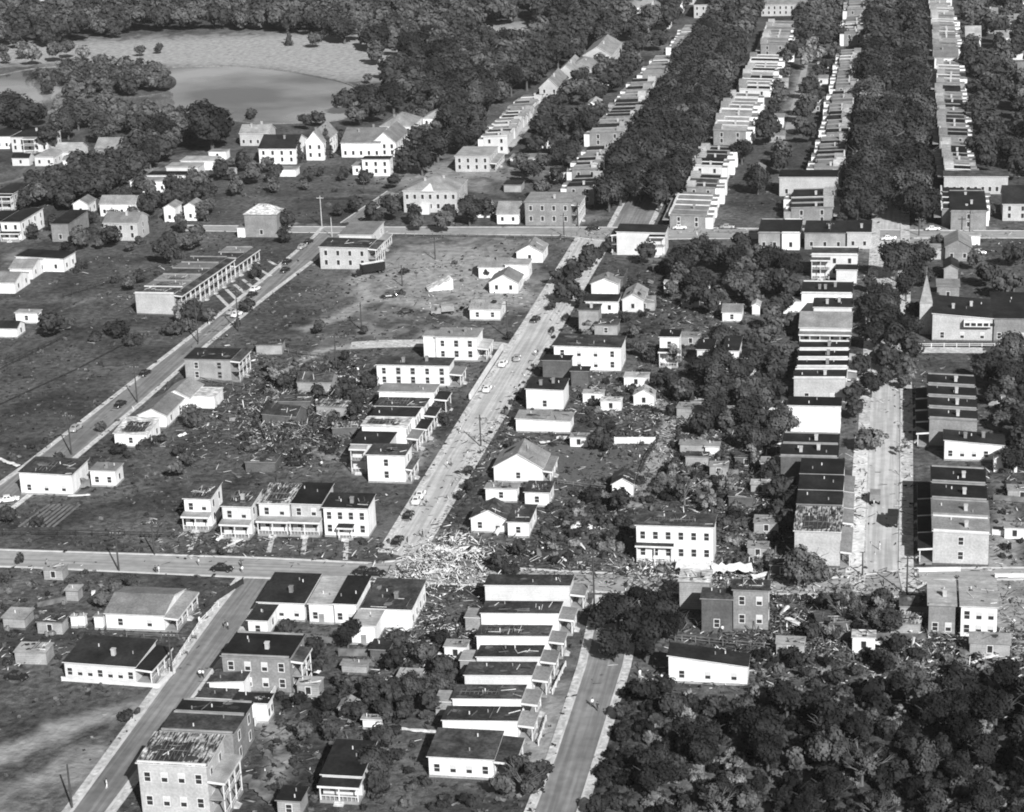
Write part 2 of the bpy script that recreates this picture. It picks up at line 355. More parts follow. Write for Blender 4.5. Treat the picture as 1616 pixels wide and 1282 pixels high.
isl = smooth_loop([P(*q) for q in [(170, 118), (230, 112), (272, 122), (276, 136), (250, 148), (215, 153), (175, 152), (120, 146), (95, 130), (120, 114)]])
b = MB(); b.poly([(p.x, p.y, .3) for p in isl]); b.poly([(p.x, p.y, .0) for p in reversed(isl)])
for i in range(len(isl)):
    a, c = isl[i], isl[(i+1) % len(isl)]; b.poly([(a.x, a.y, 0), (c.x, c.y, 0), (c.x, c.y, .3), (a.x, a.y, .3)])
tag(b.build('lake_island', 'ground'), kind='structure')

# ---------------------------------------------------------------- buildings
WINM = {}
def win_mesh(w, h, style):
    key = (round(w, 1), round(h, 1), style)
    if key in WINM: return WINM[key]
    a = MB(); t = .12                                     # local: x across, z up, faces -y
    for q in ((-w/2-t, -.06, -h/2-t, -w/2, .02, h/2+t), (w/2, -.06, -h/2-t, w/2+t, .02, h/2+t), (-w/2, -.06, h/2, w/2, .02, h/2+t), (-w/2, -.09, -h/2-t, w/2, .02, -h/2)): a.box(*q)
    p = MB(); p.box(-w/2, -.03, -h/2, w/2, .02, -.04, 0); p.box(-w/2, -.035, .04, w/2, .02, h/2, 1 if style == 'blind' else 0); p.box(-w/2, -.06, -.04, w/2, .02, .04, 2)
    full = MB(); full.box(-w/2, -.03, -h/2, w/2, .02, h/2, 0)
    for q in ((-w/2-t, -.06, -h/2-t, -w/2, .02, h/2+t), (w/2, -.06, -h/2-t, w/2+t, .02, h/2+t), (-w/2, -.06, h/2, w/2, .02, h/2+t), (-w/2, -.09, -h/2-t, w/2, .02, -h/2)): full.box(*q, mi=1)
    WINM[key] = (a.mesh('window', ['dtrim' if style == 'dark' else 'trim']), p.mesh('pane', ['pane', 'shade', 'trim']), full.mesh('window', ['pane', 'trim']))
    return WINM[key]
def add_window(root, x, y, z, rz, w, h, detail=True, style='blind'):
    fr, pn, full = win_mesh(w, h, style)
    o = link('window', fr if detail else full, root, (x, y, z), rz)
    if detail: link('pane', pn, o)
HOUSES = []        # (world centre, short phrase, footprint)
TODO = []          # parts that want a unique label later
def solve_w(p, a, x2):
    lo, hi = .5, 80
    for _ in range(30):
        mid = (lo+hi)/2
        if Q(p+Vector((math.cos(a), math.sin(a), 0))*mid)[0] < x2: lo = mid
        else: hi = mid
    return lo
def solve_d(p, a, y3, hr):
    lo, hi = .5, 120; q = Vector((p.x, p.y, hr))
    for _ in range(30):
        mid = (lo+hi)/2
        if Q(q+Vector((-math.sin(a), math.cos(a), 0))*mid)[1] > y3: lo = mid
        else: hi = mid
    return lo
CATNAME = {'house': 'house', 'rowhouse': 'row_house', 'shed': 'shed', 'apartment block': 'apartment_block', 'church': 'church', 'garage': 'garage', 'store': 'store', 'cottage': 'cottage', 'mansion': 'mansion', 'porch': 'porch', 'filling station': 'filling_station'}
def building(x1, y1, x2, y3, h, roof='flat', wall='W', rm='t', label='', cat='house', rot=0, dx=0, dy=0, pk=None, f='auto', s='auto', ch=0, porch=None, par=False,
             over=.3, style='blind', door=None, dmg=0, group=None, name=None, near=None, base=None, org=None, size=None, ext=None, hole=False):
    """x1,y1: near left eave in the photo, x2: near right eave, y3: height of the far eave line"""
    a = math.radians(rot)
    if org is None:
        p = P(x1, y1, h); w = solve_w(p, a, x2); d = solve_d(p, a, y3, h+dy)
    else: p = org; w, d = size
    if near is None: near = y1 > 480
    root = thing(name or CATNAME.get(cat, 'house'), (p.x, p.y, 0), a, label, cat, group)
    c = Matrix.Rotation(a, 3, 'Z') @ Vector((w/2, d/2, 0)) + Vector((p.x, p.y, 0))
    fp = [(p.x + (Matrix.Rotation(a, 3, 'Z') @ Vector(q))[0], p.y + (Matrix.Rotation(a, 3, 'Z') @ Vector(q))[1]) for q in ((-.4, -.4, 0), (w+.4, -.4, 0), (w+.4, d+.4, 0), (-.4, d+.4, 0))]
    HOUSES.append((c, label, fp, root, w, d, h)); ROADS.append(fp)
    zb = -.3; wl_ = MB(); rf = MB(); th = .16; o = over; r = pk if pk else 0
    if roof == 'flat':
        T = [(0, 0, h), (w, 0, h+dx), (w, d, h+dx+dy), (0, d, h+dy)]
        wl_.hexa([(0, 0, zb), (w, 0, zb), (w, d, zb), (0, d, zb)], T)
        def zt(x, y): return h + dx*x/w + dy*y/d
        R0 = [(-o, -o), (w+o, -o), (w+o, d+o), (-o, d+o)]
        rf.hexa([(x, y, zt(x, y)+.004) for x, y in R0], [(x, y, zt(x, y)+th) for x, y in R0], 1, mtop=0)
    elif roof == 'gx':                                   # ridge runs left-right, eaves face the camera
        r = r or .28*d
        wl_.poly([(0, 0, zb), (w, 0, zb), (w, 0, h), (0, 0, h)]); wl_.poly([(w, d, zb), (0, d, zb), (0, d, h), (w, d, h)])
        wl_.poly([(w, 0, zb), (w, d, zb), (w, d, h), (w, d/2, h+r), (w, 0, h)]); wl_.poly([(0, d, zb), (0, 0, zb), (0, 0, h), (0, d/2, h+r), (0, d, h)])
        e = o*r/(d/2)
        rf.hexa([(-o, -o, h-e), (w+o, -o, h-e), (w+o, d/2, h+r), (-o, d/2, h+r)], [(-o, -o, h-e+th), (w+o, -o, h-e+th), (w+o, d/2, h+r+th), (-o, d/2, h+r+th)], 1, mtop=0)
        rf.hexa([(-o, d/2, h+r), (w+o, d/2, h+r), (w+o, d+o, h-e), (-o, d+o, h-e)], [(-o, d/2, h+r+th), (w+o, d/2, h+r+th), (w+o, d+o, h-e+th), (-o, d+o, h-e+th)], 1, mtop=0)
    elif roof == 'gy':                                   # gable faces the camera
        r = r or .28*w
        wl_.poly([(w, 0, zb), (w, d, zb), (w, d, h), (w, 0, h)]); wl_.poly([(0, d, zb), (0, 0, zb), (0, 0, h), (0, d, h)])
        wl_.poly([(0, 0, zb), (w, 0, zb), (w, 0, h), (w/2, 0, h+r), (0, 0, h)]); wl_.poly([(w, d, zb), (0, d, zb), (0, d, h), (w/2, d, h+r), (w, d, h)])
        e = o*r/(w/2)
        rf.hexa([(-o, -o, h-e), (w/2, -o, h+r), (w/2, d+o, h+r), (-o, d+o, h-e)], [(-o, -o, h-e+th), (w/2, -o, h+r+th), (w/2, d+o, h+r+th), (-o, d+o, h-e+th)], 1, mtop=0)
        rf.hexa([(w/2, -o, h+r), (w+o, -o, h-e), (w+o, d+o, h-e), (w/2, d+o, h+r)], [(w/2, -o, h+r+th), (w+o, -o, h-e+th), (w+o, d+o, h-e+th), (w/2, d+o, h+r+th)], 1, mtop=0)
    elif roof == 'hip':
        r = r or .22*min(w, d); wl_.box(0, 0, zb, w, d, h)
        E = [(-o, -o), (w+o, -o), (w+o, d+o), (-o, d+o)]
        if w >= d: A, B_ = (d/2, d/2), (w-d/2, d/2)
        else: A, B_ = (w/2, w/2), (w/2, d-w/2)
        for z0, z1, flip in ((h+.01, h+r, True), (h+th, h+r+th, False)):
            q = [(x, y, z0) for x, y in E]; ra, rb = (A[0], A[1], z1), (B_[0], B_[1], z1)
            fs = [(q[0], q[1], rb, ra), (q[1], q[2], rb), (q[2], q[3], ra, rb), (q[3], q[0], ra)] if w >= d else [(q[0], q[1], ra), (q[1], q[2], rb, ra), (q[2], q[3], rb), (q[3], q[0], ra, rb)]
            for ff in fs: rf.poly(ff[::-1] if flip else ff, 1 if flip else 0)
        for i in range(4):
            j = (i+1) % 4; rf.poly([(*E[i], h+.01), (*E[j], h+.01), (*E[j], h+th), (*E[i], h+th)], 1)
    wl_.build('wall', wall, root)
    ro = rf.build('roof', [rm, 'trim' if wall in 'WCL' else 'dtrim'], root)
    def ztop(x, y):
        if roof == 'flat': return h + dx*x/w + dy*y/d + th
        if roof == 'gx': return h+th + r*(1-abs(y-d/2)/(d/2))
        if roof == 'gy': return h+th + r*(1-abs(x-w/2)/(w/2))
        return h+th+r*.6
    if par:                                              # raised party wall along the near and far side
        b = MB()
        for y in (-.12, d-.18): b = MB(); b.hexa([(0, y, h-.2), (w, y, h+dx-.2), (w, y+.3, h+dx-.2), (0, y+.3, h-.2)], [(0, y, h+.42), (w, y, h+dx+.42), (w, y+.3, h+dx+.42), (0, y+.3, h+.42)]); b.build('parapet', 'dtrim' if wall in 'BDG' else 'trim', root)
    for k in range(ch):
        x = w*(.25+.5*((k*.618+.2) % 1)) if ch > 1 else w*.6; y = d*.55 if k % 2 else d*.35; z = ztop(x, y)
        b = MB(); b.box(x-.35, y-.35, z-.6, x+.35, y+.35, z+1.1); b.box(x-.43, y-.43, z+1.1, x+.43, y+.43, z+1.3); b.build('chimney', 'L' if wall != 'W' else 'B', ro)
    if near:
        b = MB(); t_ = .07
        for q in ((-t_, -t_, w+t_, 0), (w, 0, w+t_, d), (-t_, d, w+t_, d+t_), (-t_, 0, 0, d)): b.box(q[0], q[1], zb, q[2], q[3], .42)
        b.build('foundation', 'G' if wall in 'WC' else 'D', root)
        if roof == 'flat':
            for k in range(2):
                x, y = w*rnd.uniform(.15, .85), d*rnd.uniform(.2, .8); z = ztop(x, y); b = MB(); b.bar((x, y, z-.1), (x, y, z+.55), .11, .11, 6); b.build('vent_pipe', 'dtrim' if k else 'trim', ro)
    two = h > 5.2; rows = 2 if two else 1
    if h > 8.8: rows = 3
    ww, wh = (.95, 1.55) if two else (.9, 1.35)
    if f == 'auto': f = (max(1, int(w/2.9)), rows)
    if s == 'auto': s = (max(1, int(d/3.4)), rows)
    def zrow(j, n, hh): return .45+(hh-.9)*(j+.55)/n if n > 1 else min(1.75, hh*.55)
    if f:
        for i in range(f[0]):
            for j in range(f[1]):
                x = w*(i+.5)/f[0]
                if door and j == 0 and i == f[0]//2: continue
                add_window(root, x, 0, zrow(j, f[1], h+dx*x/w), 0, ww, wh, near, style if (i*7+j*3) % 3 else 'dark2')
    if s:
        for i in range(s[0]):
            for j in range(s[1]):
                y = d*(i+.5)/s[0]; add_window(root, w, y, zrow(j, s[1], h+dx+dy*y/d if roof == 'flat' else h), math.pi/2, ww, wh, False, style)
    if door:
        b = MB(); b.box(w*.5-.5, -.08, 0, w*.5+.5, .02, 2.1); b.build('door', 'dtrim', root)
    if porch:
        for pr in (porch if isinstance(porch, list) else [porch]):
            side, dep, ph = pr[0], pr[1], pr[2]; n2 = pr[3] if len(pr) > 3 else 1; prm = pr[4] if len(pr) > 4 else rm; fr = pr[5] if len(pr) > 5 else (0, 1)
            L_ = w if side in 'fb' else d
            s0, s1 = L_*fr[0], L_*fr[1]
            def T(u, v, z):                              # u along the wall, v out from the wall
                return {'f': (u, -v, z), 'r': (w+v, u, z), 'l': (-v, u, z), 'b': (u, d+v, z)}[side]
            def tbox(mb, u0, v0, z0, u1, v1, z1, z1b=None, mi=0, mtop=None):
                q = [T(u0, v0, 0), T(u1, v0, 0), T(u1, v1, 0), T(u0, v1, 0)]; zz = [z1, z1, z1b if z1b is not None else z1, z1b if z1b is not None else z1]
                t = z1-z0; pts = list(zip(q, zz))
                ar = sum(pts[k][0][0]*pts[(k+1) % 4][0][1]-pts[(k+1) % 4][0][0]*pts[k][0][1] for k in range(4))
                if ar < 0: pts = pts[::-1]
                mb.hexa([(a_[0], a_[1], z-t) for a_, z in pts], [(a_[0], a_[1], z) for a_, z in pts], mi, mtop=mtop)
            b = MB(); tbox(b, s0-.2, .03, ph-.15, s1+.2, dep+.3, ph+.25, ph, 1, 0); b.build('porch_roof', [prm, 'trim'], root)
            for lv in range(n2):
                zf = .5 + lv*(ph-.5)/n2; zt_ = (.5+(lv+1)*(ph-.5)/n2)-.15
                b = MB(); tbox(b, s0, .03, zf-.2 if lv else 0, s1, dep, zf); b.build('porch_floor', 'dtrim', root)
                k = max(2, int((s1-s0)/2.6)+1)
                for i in range(k):
                    u = s0+.15+(s1-s0-.3)*i/(k-1); b = MB(); tbox(b, u-.09, dep-.2, zf, u+.09, dep-.02, zt_); b.build('porch_post', 'trim', root)
                b = MB(); tbox(b, s0+.1, dep-.16, zf+.75, s1-.1, dep-.06, zf+.85)
                for i in range(int((s1-s0)/.7)): u = s0+.3+i*.7; tbox(b, u-.03, dep-.13, zf, u+.03, dep-.09, zf+.75)
                b.build('porch_railing', 'trim', root)
            b = MB(); mid = (s0+s1)/2
            for i in range(3): tbox(b, mid-.8, dep+i*.3, 0, mid+.8, dep+(i+1)*.3, .45-.15*i)
            b.build('steps', 'walk', root)
    if ext:                                              # ell behind or beside: (x0,y0,x1,y1,height,wallmat,roofmat)
        for e in ext:
            b = MB(); b.box(e[0], e[1], zb, e[2], e[3], e[4]); b.build('ell', e[5], root)
            b = MB(); b.box(e[0]-.2, e[1]-.2, e[4]+.004, e[2]+.2, e[3]+.2, e[4]+.15, 1, mtop=0); b.build('ell_roof', [e[6], 'trim'], root)
    if dmg >= 3 and roof == 'flat' and near:             # torn strip: a dark sheet paints the shade between the rafters
        x0, x1 = w*rnd.uniform(.05, .3), w*rnd.uniform(.55, .9); y0, y1 = d*rnd.uniform(.05, .25), d*rnd.uniform(.6, .9)
        g = MB(); g.poly([(x, y, ztop(x, y)+.02) for x, y in ((x0, y0), (x1*.6+x0*.4, y0*.7), (x1, y0+.4), (x1*.95, y1), (x0*.5+x1*.5, y1*.9), (x0+.3, y1))]); g.build('torn_strip_shade', 'pane', ro)
        b = MB(); n_ = max(3, int((x1-x0)/.75))
        for i in range(n_):
            x = x0+(x1-x0)*(i+.5)/n_; ya, yb = y0+rnd.uniform(0, .6), y1-rnd.uniform(0, 1.0); b.bar((x, ya, ztop(x, ya)+.08), (x, yb, ztop(x, yb)+.08+rnd.uniform(0, .25)), .06, n=4)
        b.bar((x0, (y0+y1)/2, ztop(x0, (y0+y1)/2)+.16), (x1, (y0+y1)/2, ztop(x1, (y0+y1)/2)+.16), .06, n=4); b.build('exposed_rafters', 'dbg', ro)
    if dmg:                                              # broken rafters, patches, and dark sheets painting the shade inside roof holes
        b = MB(); g = MB()
        for i in range(int(dmg*2)+3):
            x = rnd.uniform(.5, w-.5); y = rnd.uniform(.3, d*.6); z = ztop(x, y)
            L2 = rnd.uniform(1, 3.2); an = rnd.uniform(-.5, .5)+(1.57 if rnd.random() < .5 else 0)
            ex, ey = min(max(x+math.cos(an)*L2, 0), w), min(max(y+math.sin(an)*L2, 0), d)
            b.bar((x, y, z+.05), (ex, ey, ztop(ex, ey)+rnd.uniform(.02, .3)), .06, n=4, mi=rnd.choice((0, 1, 2, 2)))
        for i in range(int(dmg)+1):
            x = rnd.uniform(0, w*.8); y = rnd.uniform(0, d*.7); sx, sy = rnd.uniform(.8, w*.35), rnd.uniform(.8, d*.35); z = max(ztop(x, y), ztop(min(x+sx, w), min(y+sy, d)))
            pts = []
            for k in range(9):
                t = 2*math.pi*k/9; rr = rnd.uniform(.5, 1); xx = min(max(x+sx/2+sx*rr/2*math.cos(t), 0), w); yy = min(max(y+sy/2+sy*rr/2*math.sin(t), 0), d); pts.append((xx, yy, ztop(xx, yy)+.03))
            g = MB(); g.poly(pts); g.build('roof_hole_shade' if i % 2 else 'roof_patch', 'pane' if i % 2 else ('dbg' if rm in 'twx' else 'dbd'), ro)
        b.build('loose_boards', ['dbw', 'dbd', 'dbg'], ro)
    return root, w, d
Bd = building
# --- bottom left quarter
Bd(217,1204,325,1157,9.3,'flat','L','b','pale brick apartment block with a stripped board roof above the street','apartment block',dy=.6,f=(4,2),s=(2,2),par=True,dmg=3,porch=('r',2.6,6.6,2,'G'))
Bd(255,1153,367,1125,7,'flat','B','w','dark roofed brick building directly behind the stripped roof apartment block','house',f=None,s=(1,2),par=True)
Bd(277,1124,385,1105,7,'flat','B','t','farther of two joined dark roofed brick buildings on the lower left street','house',f=None,s=(1,2),par=True,dmg=1)
Bd(312,1101,366,1087,2.6,'flat','W','w','low black roofed lean-to shed by the lower left street','shed',f=None,s=None)
Bd(330,1077,384,1058,3.6,'flat','W','w','small white storehouse with curling tar roof beside the brick double house','store',f=None,s=None,dx=.5)
Bd(368,1108,421,1094,3.8,'flat','W','t','white lean-to with torn tar roof behind the low black shed','shed',f=None,s=(2,1),dmg=2)
Bd(350,1035,456,999,7,'flat','B','t','two storey brick double house with black roof and side porch','house',f=(4,2),s=(2,2),par=True,ch=1,porch=('r',2.0,6,2,'w',(.1,.7)))
Bd(101,1045,213,1004,3.5,'flat','C','t','long low house with glazed front and yard of white rubbish','house',f=(7,1),s=(1,1),ch=1,dy=.7,porch=('r',3.0,3.0,1,'t'),rot=-3)
Bd(166,968,258,927,3.4,'gx','W','s','white house with grey gabled roof and white fenced side yard','house',pk=1.5,f=(2,1),s=(2,1),porch=('r',2.6,2.9,1,'W' if 0 else 's'))
Bd(103,932,122,924,2.6,'flat','G','m','small grey board shed west of the white fenced house','shed',f=None,s=None)
Bd(4,975,38,960,2.4,'flat','G','m','low tin roofed outbuilding at the left edge','shed',f=None,s=None)
Bd(111,974,121,970,2.3,'flat','W','m','white privy on the left of three beside the fenced house','shed',f=None,s=None,over=.15)
Bd(123,973,133,969,2.3,'flat','W','m','white privy in the middle of three beside the fenced house','shed',f=None,s=None,over=.15)
Bd(148,974,161,969,2.6,'flat','W','s','white privy on the right of three beside the fenced house','shed',f=None,s=None,over=.15)
Bd(407,950,479,905,3.8,'flat','W','t','white house with black roof at the street corner, leftmost of its row','house',f=(3,1),s=(2,1),ch=1,dy=.6)
Bd(391,979,421,955,3.4,'flat','W','t','white rear wing with black roof beside the corner street','house',f=(1,1),s=(1,1))
Bd(487,953,525,911,4.1,'flat','W','m','white house with light tin roof between two black roofed houses','house',f=(2,1),s=None,door=1,dy=.6)
Bd(527,953,561,910,4.3,'flat','W','t','white house with black roof second from the wrecked corner','house',f=(2,1),s=(2,1),dy=.6)
Bd(572,960,648,914,4.1,'flat','W','w','large black roofed white house beside the collapsed white house','house',f=None,s=(4,1),ch=1,dy=.5,dmg=2)
Bd(554,987,591,962,3.9,'flat','W','m','white rear wing with light shingled roof and fallen side wall','house',f=(1,1),s=None,door=1)
Bd(584,1025,612,1010,2.5,'flat','D','t','dark board shed below the light shingled wing','shed',f=None,s=None)
Bd(539,1049,578,1042,1.9,'flat','G','m','low open shelter with pale board roof in the back yards','shed',f=None,s=None)
Bd(508,1222,570,1169,3.9,'flat','C','t','black roofed bungalow with white porch columns shaded by a tree','house',f=(2,1),s=None,dy=.8,porch=('f',2.2,3.2,1,'t'))
Bd(437,1263,473,1242,3,'flat','G','t','small dark roofed shed at the bottom edge','shed',f=(1,1),s=None)
Bd(676,1194,778,1151,3.7,'flat','W','w','white bungalow with patched black roof nearest the lower avenue','house',f=(4,1),s=(2,1),dy=.5,porch=('r',3.4,3.3,1,'w'))
Bd(572,1135,600,1129,1.9,'flat','W','m','wrecked white hut in the back garden trees','shed',f=None,s=None,dmg=1)
# row house fronts stepping up the lower avenue
rowB = [(698,1137,816,1116,3.6,'W'),(714,1103,822,1082,3.6,'W'),(733,1066,839,1046,3.6,'C'),(752,1037,852,1020,3.7,'C'),(752,1004,865,988,3.9,'W'),(759,968,881,950,3.9,'W'),(765,924,899,908,4.6,'C')]
for i, (x1, y1, x2, y3, h, wm) in enumerate(rowB):
    Bd(x1,y1,x2,y3,h,'flat',wm,'w',f'long narrow white house with scarred dark roof, {ordn(i)} above the lower white bungalow','rowhouse',dx=.5,dmg=[2,4,1,2,5,2,1][i],f=None,s=(1,1),par=False,group='narrow white houses stepping up the lower avenue',
       porch=('r',2.6,3.3,1,'s'),over=.2,ext=[(-3.2, .6, -.03, 4.6, 2.6, 'G', 'm')] if i % 2 else None)
# --- below the cross street, right of the lower avenue
Bd(1072,918,1119,899,6,'flat','G','x','grey walled house with bare white roof decking beside the big dark tree','house',f=None,s=None,dmg=2)
Bd(1157,931,1212,916,8.2,'flat','B','w','tall brick house with four white framed windows and a broken roof','house',f=(2,2),s=(1,2),dmg=3)
Bd(1107,945,1155,929,6.6,'flat','D','w','dark brick wing with a wide white window left of the tall brick house','house',f=(1,1),s=None)
Bd(1055,1035,1179,1016,5.2,'flat','W','t','long plain white house with roof sloping down to the right','house',dx=-1.5,f=(3,1),s=None)
Bd(1466,955,1508,917,6,'flat','B','m','narrow brick house with two white windows by the corner pole','house',f=(2,1),s=None,dy=.3,ch=1,par=True)
Bd(1517,957,1574,913,6.3,'flat','W','m','white two storey house with tin roof right of the narrow brick house','house',f=(3,2),s=(3,2),dy=.3,dmg=1)
# --- east side of the right street
for i, (x1, y1, x2, y3) in enumerate([(1473,838,1561,815),(1472,812,1560,789),(1471,786,1557,763),(1471,760,1555,737)]):
    Bd(x1,y1,x2,y3,7.2,'flat','L' if i == 0 else 'B','s' if i < 2 else 't',f'brick rowhouse on the right street, {ordn(i)} from the pale end wall with two windows','rowhouse',dx=-.3,par=True,f=(1,2) if i == 0 else None,s=(2,2),ch=1,group='brick rowhouses east of the right street',porch=('l',2.6,3.4,1,'t'))
Bd(1491,695,1585,679,4.8,'flat','W','t','long white house behind the brick rowhouses of the right street','house',dx=-.9,f=(5,1),s=None,ch=2)
for i, (x1, y1, x2, y3) in enumerate([(1467,660,1542,645),(1466,642,1541,627),(1465,624,1540,609),(1465,606,1538,591)]):
    Bd(x1,y1,x2,y3,7,'flat','B','t',f'dark roofed brick rowhouse south of the church, {ordn(i)} going up the right street','rowhouse',dx=-.4,par=True,f=None,s=(2,2),ch=1,group='brick rowhouses south of the church',porch=('l',2.6,3.4,1,'t'))
r_, w_, d_ = Bd(1472,495,1567,466,7.6,'flat','L','t','pale brick church hall with black roof and a pointed spire','church',dx=-1.2,f=(3,1),s=None,ch=2,name='church')
b = MB(); b.box(-3.3, d_*.35, -.3, -.05, d_*.35+3.2, 8.5); b.build('tower', 'L', r_)
b = MB(); k = [(-3.4, d_*.35-.1, 8.5), (.05, d_*.35-.1, 8.5), (.05, d_*.35+3.3, 8.5), (-3.4, d_*.35+3.3, 8.5)]; ap = (-1.68, d_*.35+1.6, 16.2)
for i in range(4): b.poly([k[i], k[(i+1) % 4], ap])
b.poly(k[::-1]); b.bar(ap, (ap[0], ap[1], 18.2), .07); b.build('spire', 'm', r_)
b = MB(); b.box(w_*.52, -1.6, 4.5, w_*.97, -.03, 6.2); b.build('sun_porch', 'trim', r_)
b = MB()
for i in range(5): b.box(w_*.52+.3+i*1.6, -1.66, 4.8, w_*.52+1.5+i*1.6, -1.6, 5.6)
b.build('porch_windows', 'pane', r_)
Bd(1569,503,1640,462,6.4,'flat','B','t','brick church wing with tall white framed windows','church',f=(4,1),s=None,name='church_wing')
Bd(1479,452,1514,441,4,'flat','B','s','low brick house behind the church with one dark window','house',f=(1,1),s=None)
Bd(1490,424,1512,411,3.6,'gy','G','t','small dark gabled house with white trim behind the church','house',f=None,s=None)
Bd(1492,390,1533,374,4.4,'gy','B','m','brick filling station with pale gabled front at the upper corner','filling station',f=(2,1),s=None,ext=[(-6.5,2,-.03,8,3.2,'L','m')])
Bd(1501,334,1557,302,6,'flat','B','t','brick corner house with dark roof above the filling station','house',f=(1,2),s=None,par=True,ch=1)
Bd(1583,322,1625,305,5.6,'gx','L','t','pale house with dark roof at the upper right edge','house')
Bd(1517,372,1547,367,3,'flat','W','m','white low building behind the filling station','shed',f=None,s=None)
# --- west side of the right street
Bd(1197,368,1231,347,5.4,'flat','G','t','dark roofed brick house with recessed porch, leftmost beside the cross street','house',f=(2,1),s=None,par=True)
Bd(1234,368,1262,347,5.4,'flat','W','t','dark roofed house with a plain white front beside the cross street','house',f=(1,1),s=None,par=True)
Bd(1270,368,1334,349,5.2,'flat','G','t','wide black roofed house partly behind a tree by the cross street','house',f=(3,1),s=None,ch=1)
Bd(1337,367,1374,348,5.2,'flat','L','t','black roofed corner house on the right street crossing','house',f=(2,1),s=(2,1),ch=1)
Bd(1281,402,1353,391,7,'flat','C','w','pale two storey house with double back porch and white parapet','house',f=(3,2),s=(1,2),par=True,porch=('f',2.2,6,2,'w',(0,.4)))
Bd(1320,426,1352,417,4,'flat','C','t','low pale rear wing with tar roof below the double porch house','house',f=None,s=None)
Bd(1265,463,1344,445,6,'flat','W','t','black roofed house with long white parapet wall','house',f=None,s=None,ch=3,par=True,ext=[(-5,0,-.03,4,3.6,'W','m')])
Bd(1284,485,1344,471,5.6,'flat','C','t','black roofed house in front of the long white parapet wall','house',f=(2,1),s=None,ch=2)
Bd(1262,517,1343,492,4.2,'gx','C','s','grey gabled cottage between flat roofed rows west of the right street','cottage',pk=2.2,f=(4,1),s=None,porch=('f',2,3,1,'s'))
for i, (x1, y1, x2, y3, wm) in enumerate([(1253,597,1334,584,'L'),(1258,579,1337,569,'W'),(1260,565,1338,554,'W'),(1262,551,1339,540,'W')]):
    Bd(x1,y1,x2,y3,6.3,'flat',wm,'t',f'black roofed rowhouse with white party wall, {ordn(i)} from the pale brick end wall','rowhouse',dx=.2,par=True,f=(2,1) if i == 0 else None,s=None,ch=1,group='black roofed rowhouses below the grey cottage',porch=('r',2,3.2,1,'m'))
Bd(1244,640,1326,627,7,'flat','W','t','tall plain white walled house with one low annexe','house',f=None,s=(2,2),ext=[(-3.6,.3,-.03,5,4,'W','t')])
Bd(1232,720,1321,701,6.8,'flat','D','t','black roofed double house in front of the tall plain white wall','rowhouse',f=None,s=None,par=True,ch=2)
Bd(1236,700,1322,684,6.8,'flat','D','t','black roofed house right against the tall plain white wall','rowhouse',f=None,s=None,par=True,ch=1)
Bd(1201,732,1242,722,3.6,'flat','C','m','small pale house with tin roof left of the long black roofs','house',f=(3,1),s=None,ch=1)
for i, (x1, y1, x2, y3) in enumerate([(1257,796,1329,775),(1260,773,1330,750),(1262,748,1331,724)]):
    Bd(x1,y1,x2,y3,7.2,'flat','D','t',f'long black roofed rowhouse on the sunlit pavement, {ordn(i)} from the unroofed end house','rowhouse',f=None,s=(2,2),ch=0,over=.1,group='black roofed rowhouses on the sunlit pavement',porch=('r',2.0,3.4,1,'s'))
Bd(1254,838,1326,800,7.6,'flat','L','b','unroofed pale brick end house beside the sunlit pavement','rowhouse',f=(1,1),s=(2,2),dmg=7,porch=('r',2.0,3.4,1,'s'))
# --- middle column
Bd(973,366,1049,354,7.4,'flat','C','t','pale two storey apartment house with open porches at both corners','apartment block',dx=-.3,f=None,s=(1,2),porch=[('f',1.8,6.4,2,'t',(.7,1)),('l',1.6,6.4,2,'t',(0,.8))])
Bd(933,448,975,438,3.4,'gy','W','s','white cottage with low gable and roofless dark frame behind','cottage',pk=1.6,f=None,s=None,ch=1)
Bd(957,437,983,424,4.2,'flat','D','w','roofless dark frame house behind the low gabled white cottage','house',f=None,s=None,dmg=3)
Bd(924,476,974,465,3.4,'flat','W','t','long white cottage with black roof beside the dark frame house','cottage',f=(2,1),s=(1,1))
Bd(982,473,1015,456,3.6,'gy','C','m','broken pale cottage with tin roof and white end wall','cottage',f=(1,1),s=(1,1),dmg=3)
Bd(913,490,944,480,6.4,'flat','G','w','narrow grey two storey house standing above the avenue','house',f=None,s=None,ch=1)
Bd(938,513,974,504,3.2,'flat','G','w','low grey annexe right of the narrow grey house','shed',f=(1,1),s=None,dmg=1)
Bd(874,546,979,528,6.8,'flat','W','w','big white two storey house with eight front windows','house',dx=-.3,f=(4,2),s=(2,1),dmg=2)
Bd(856,569,899,561,5.6,'flat','D','t','dark brick two storey building in front of the big white house','house',f=None,s=None)
Bd(901,586,928,579,4.2,'flat','D','t','low dark brick annexe beside the dark brick building','shed',f=None,s=None)
Bd(830,614,888,596,5.4,'flat','W','t','white clapboard house with black roof and one low window','house',f=(1,1),s=None,ch=2,dx=-.2)
Bd(814,661,899,648,3.4,'flat','W','s','low white house with long grey roof amid wreckage','house',dx=-.4,f=None,s=(1,1),dmg=2)
Bd(779,737,856,714,3.6,'gy','W','s','white gabled house with three small attic vents','house',pk=3.2,f=(1,1),s=(2,1),dmg=1,porch=('r',1.8,2.9,1,'s'))
Bd(766,771,815,763,3.1,'flat','W','s','left half of a white house torn open behind the corner cottage','house',f=(1,1),s=None,dmg=2)
Bd(828,777,866,760,3.3,'flat','W','w','right half of the torn white house beside the lawn','house',f=(1,1),s=(1,1),dmg=3)
Bd(743,818,799,799,3.2,'gy','W','w','small white gabled cottage with two windows near the collapsed house','cottage',pk=1.9,f=(2,1),s=None,dmg=3)
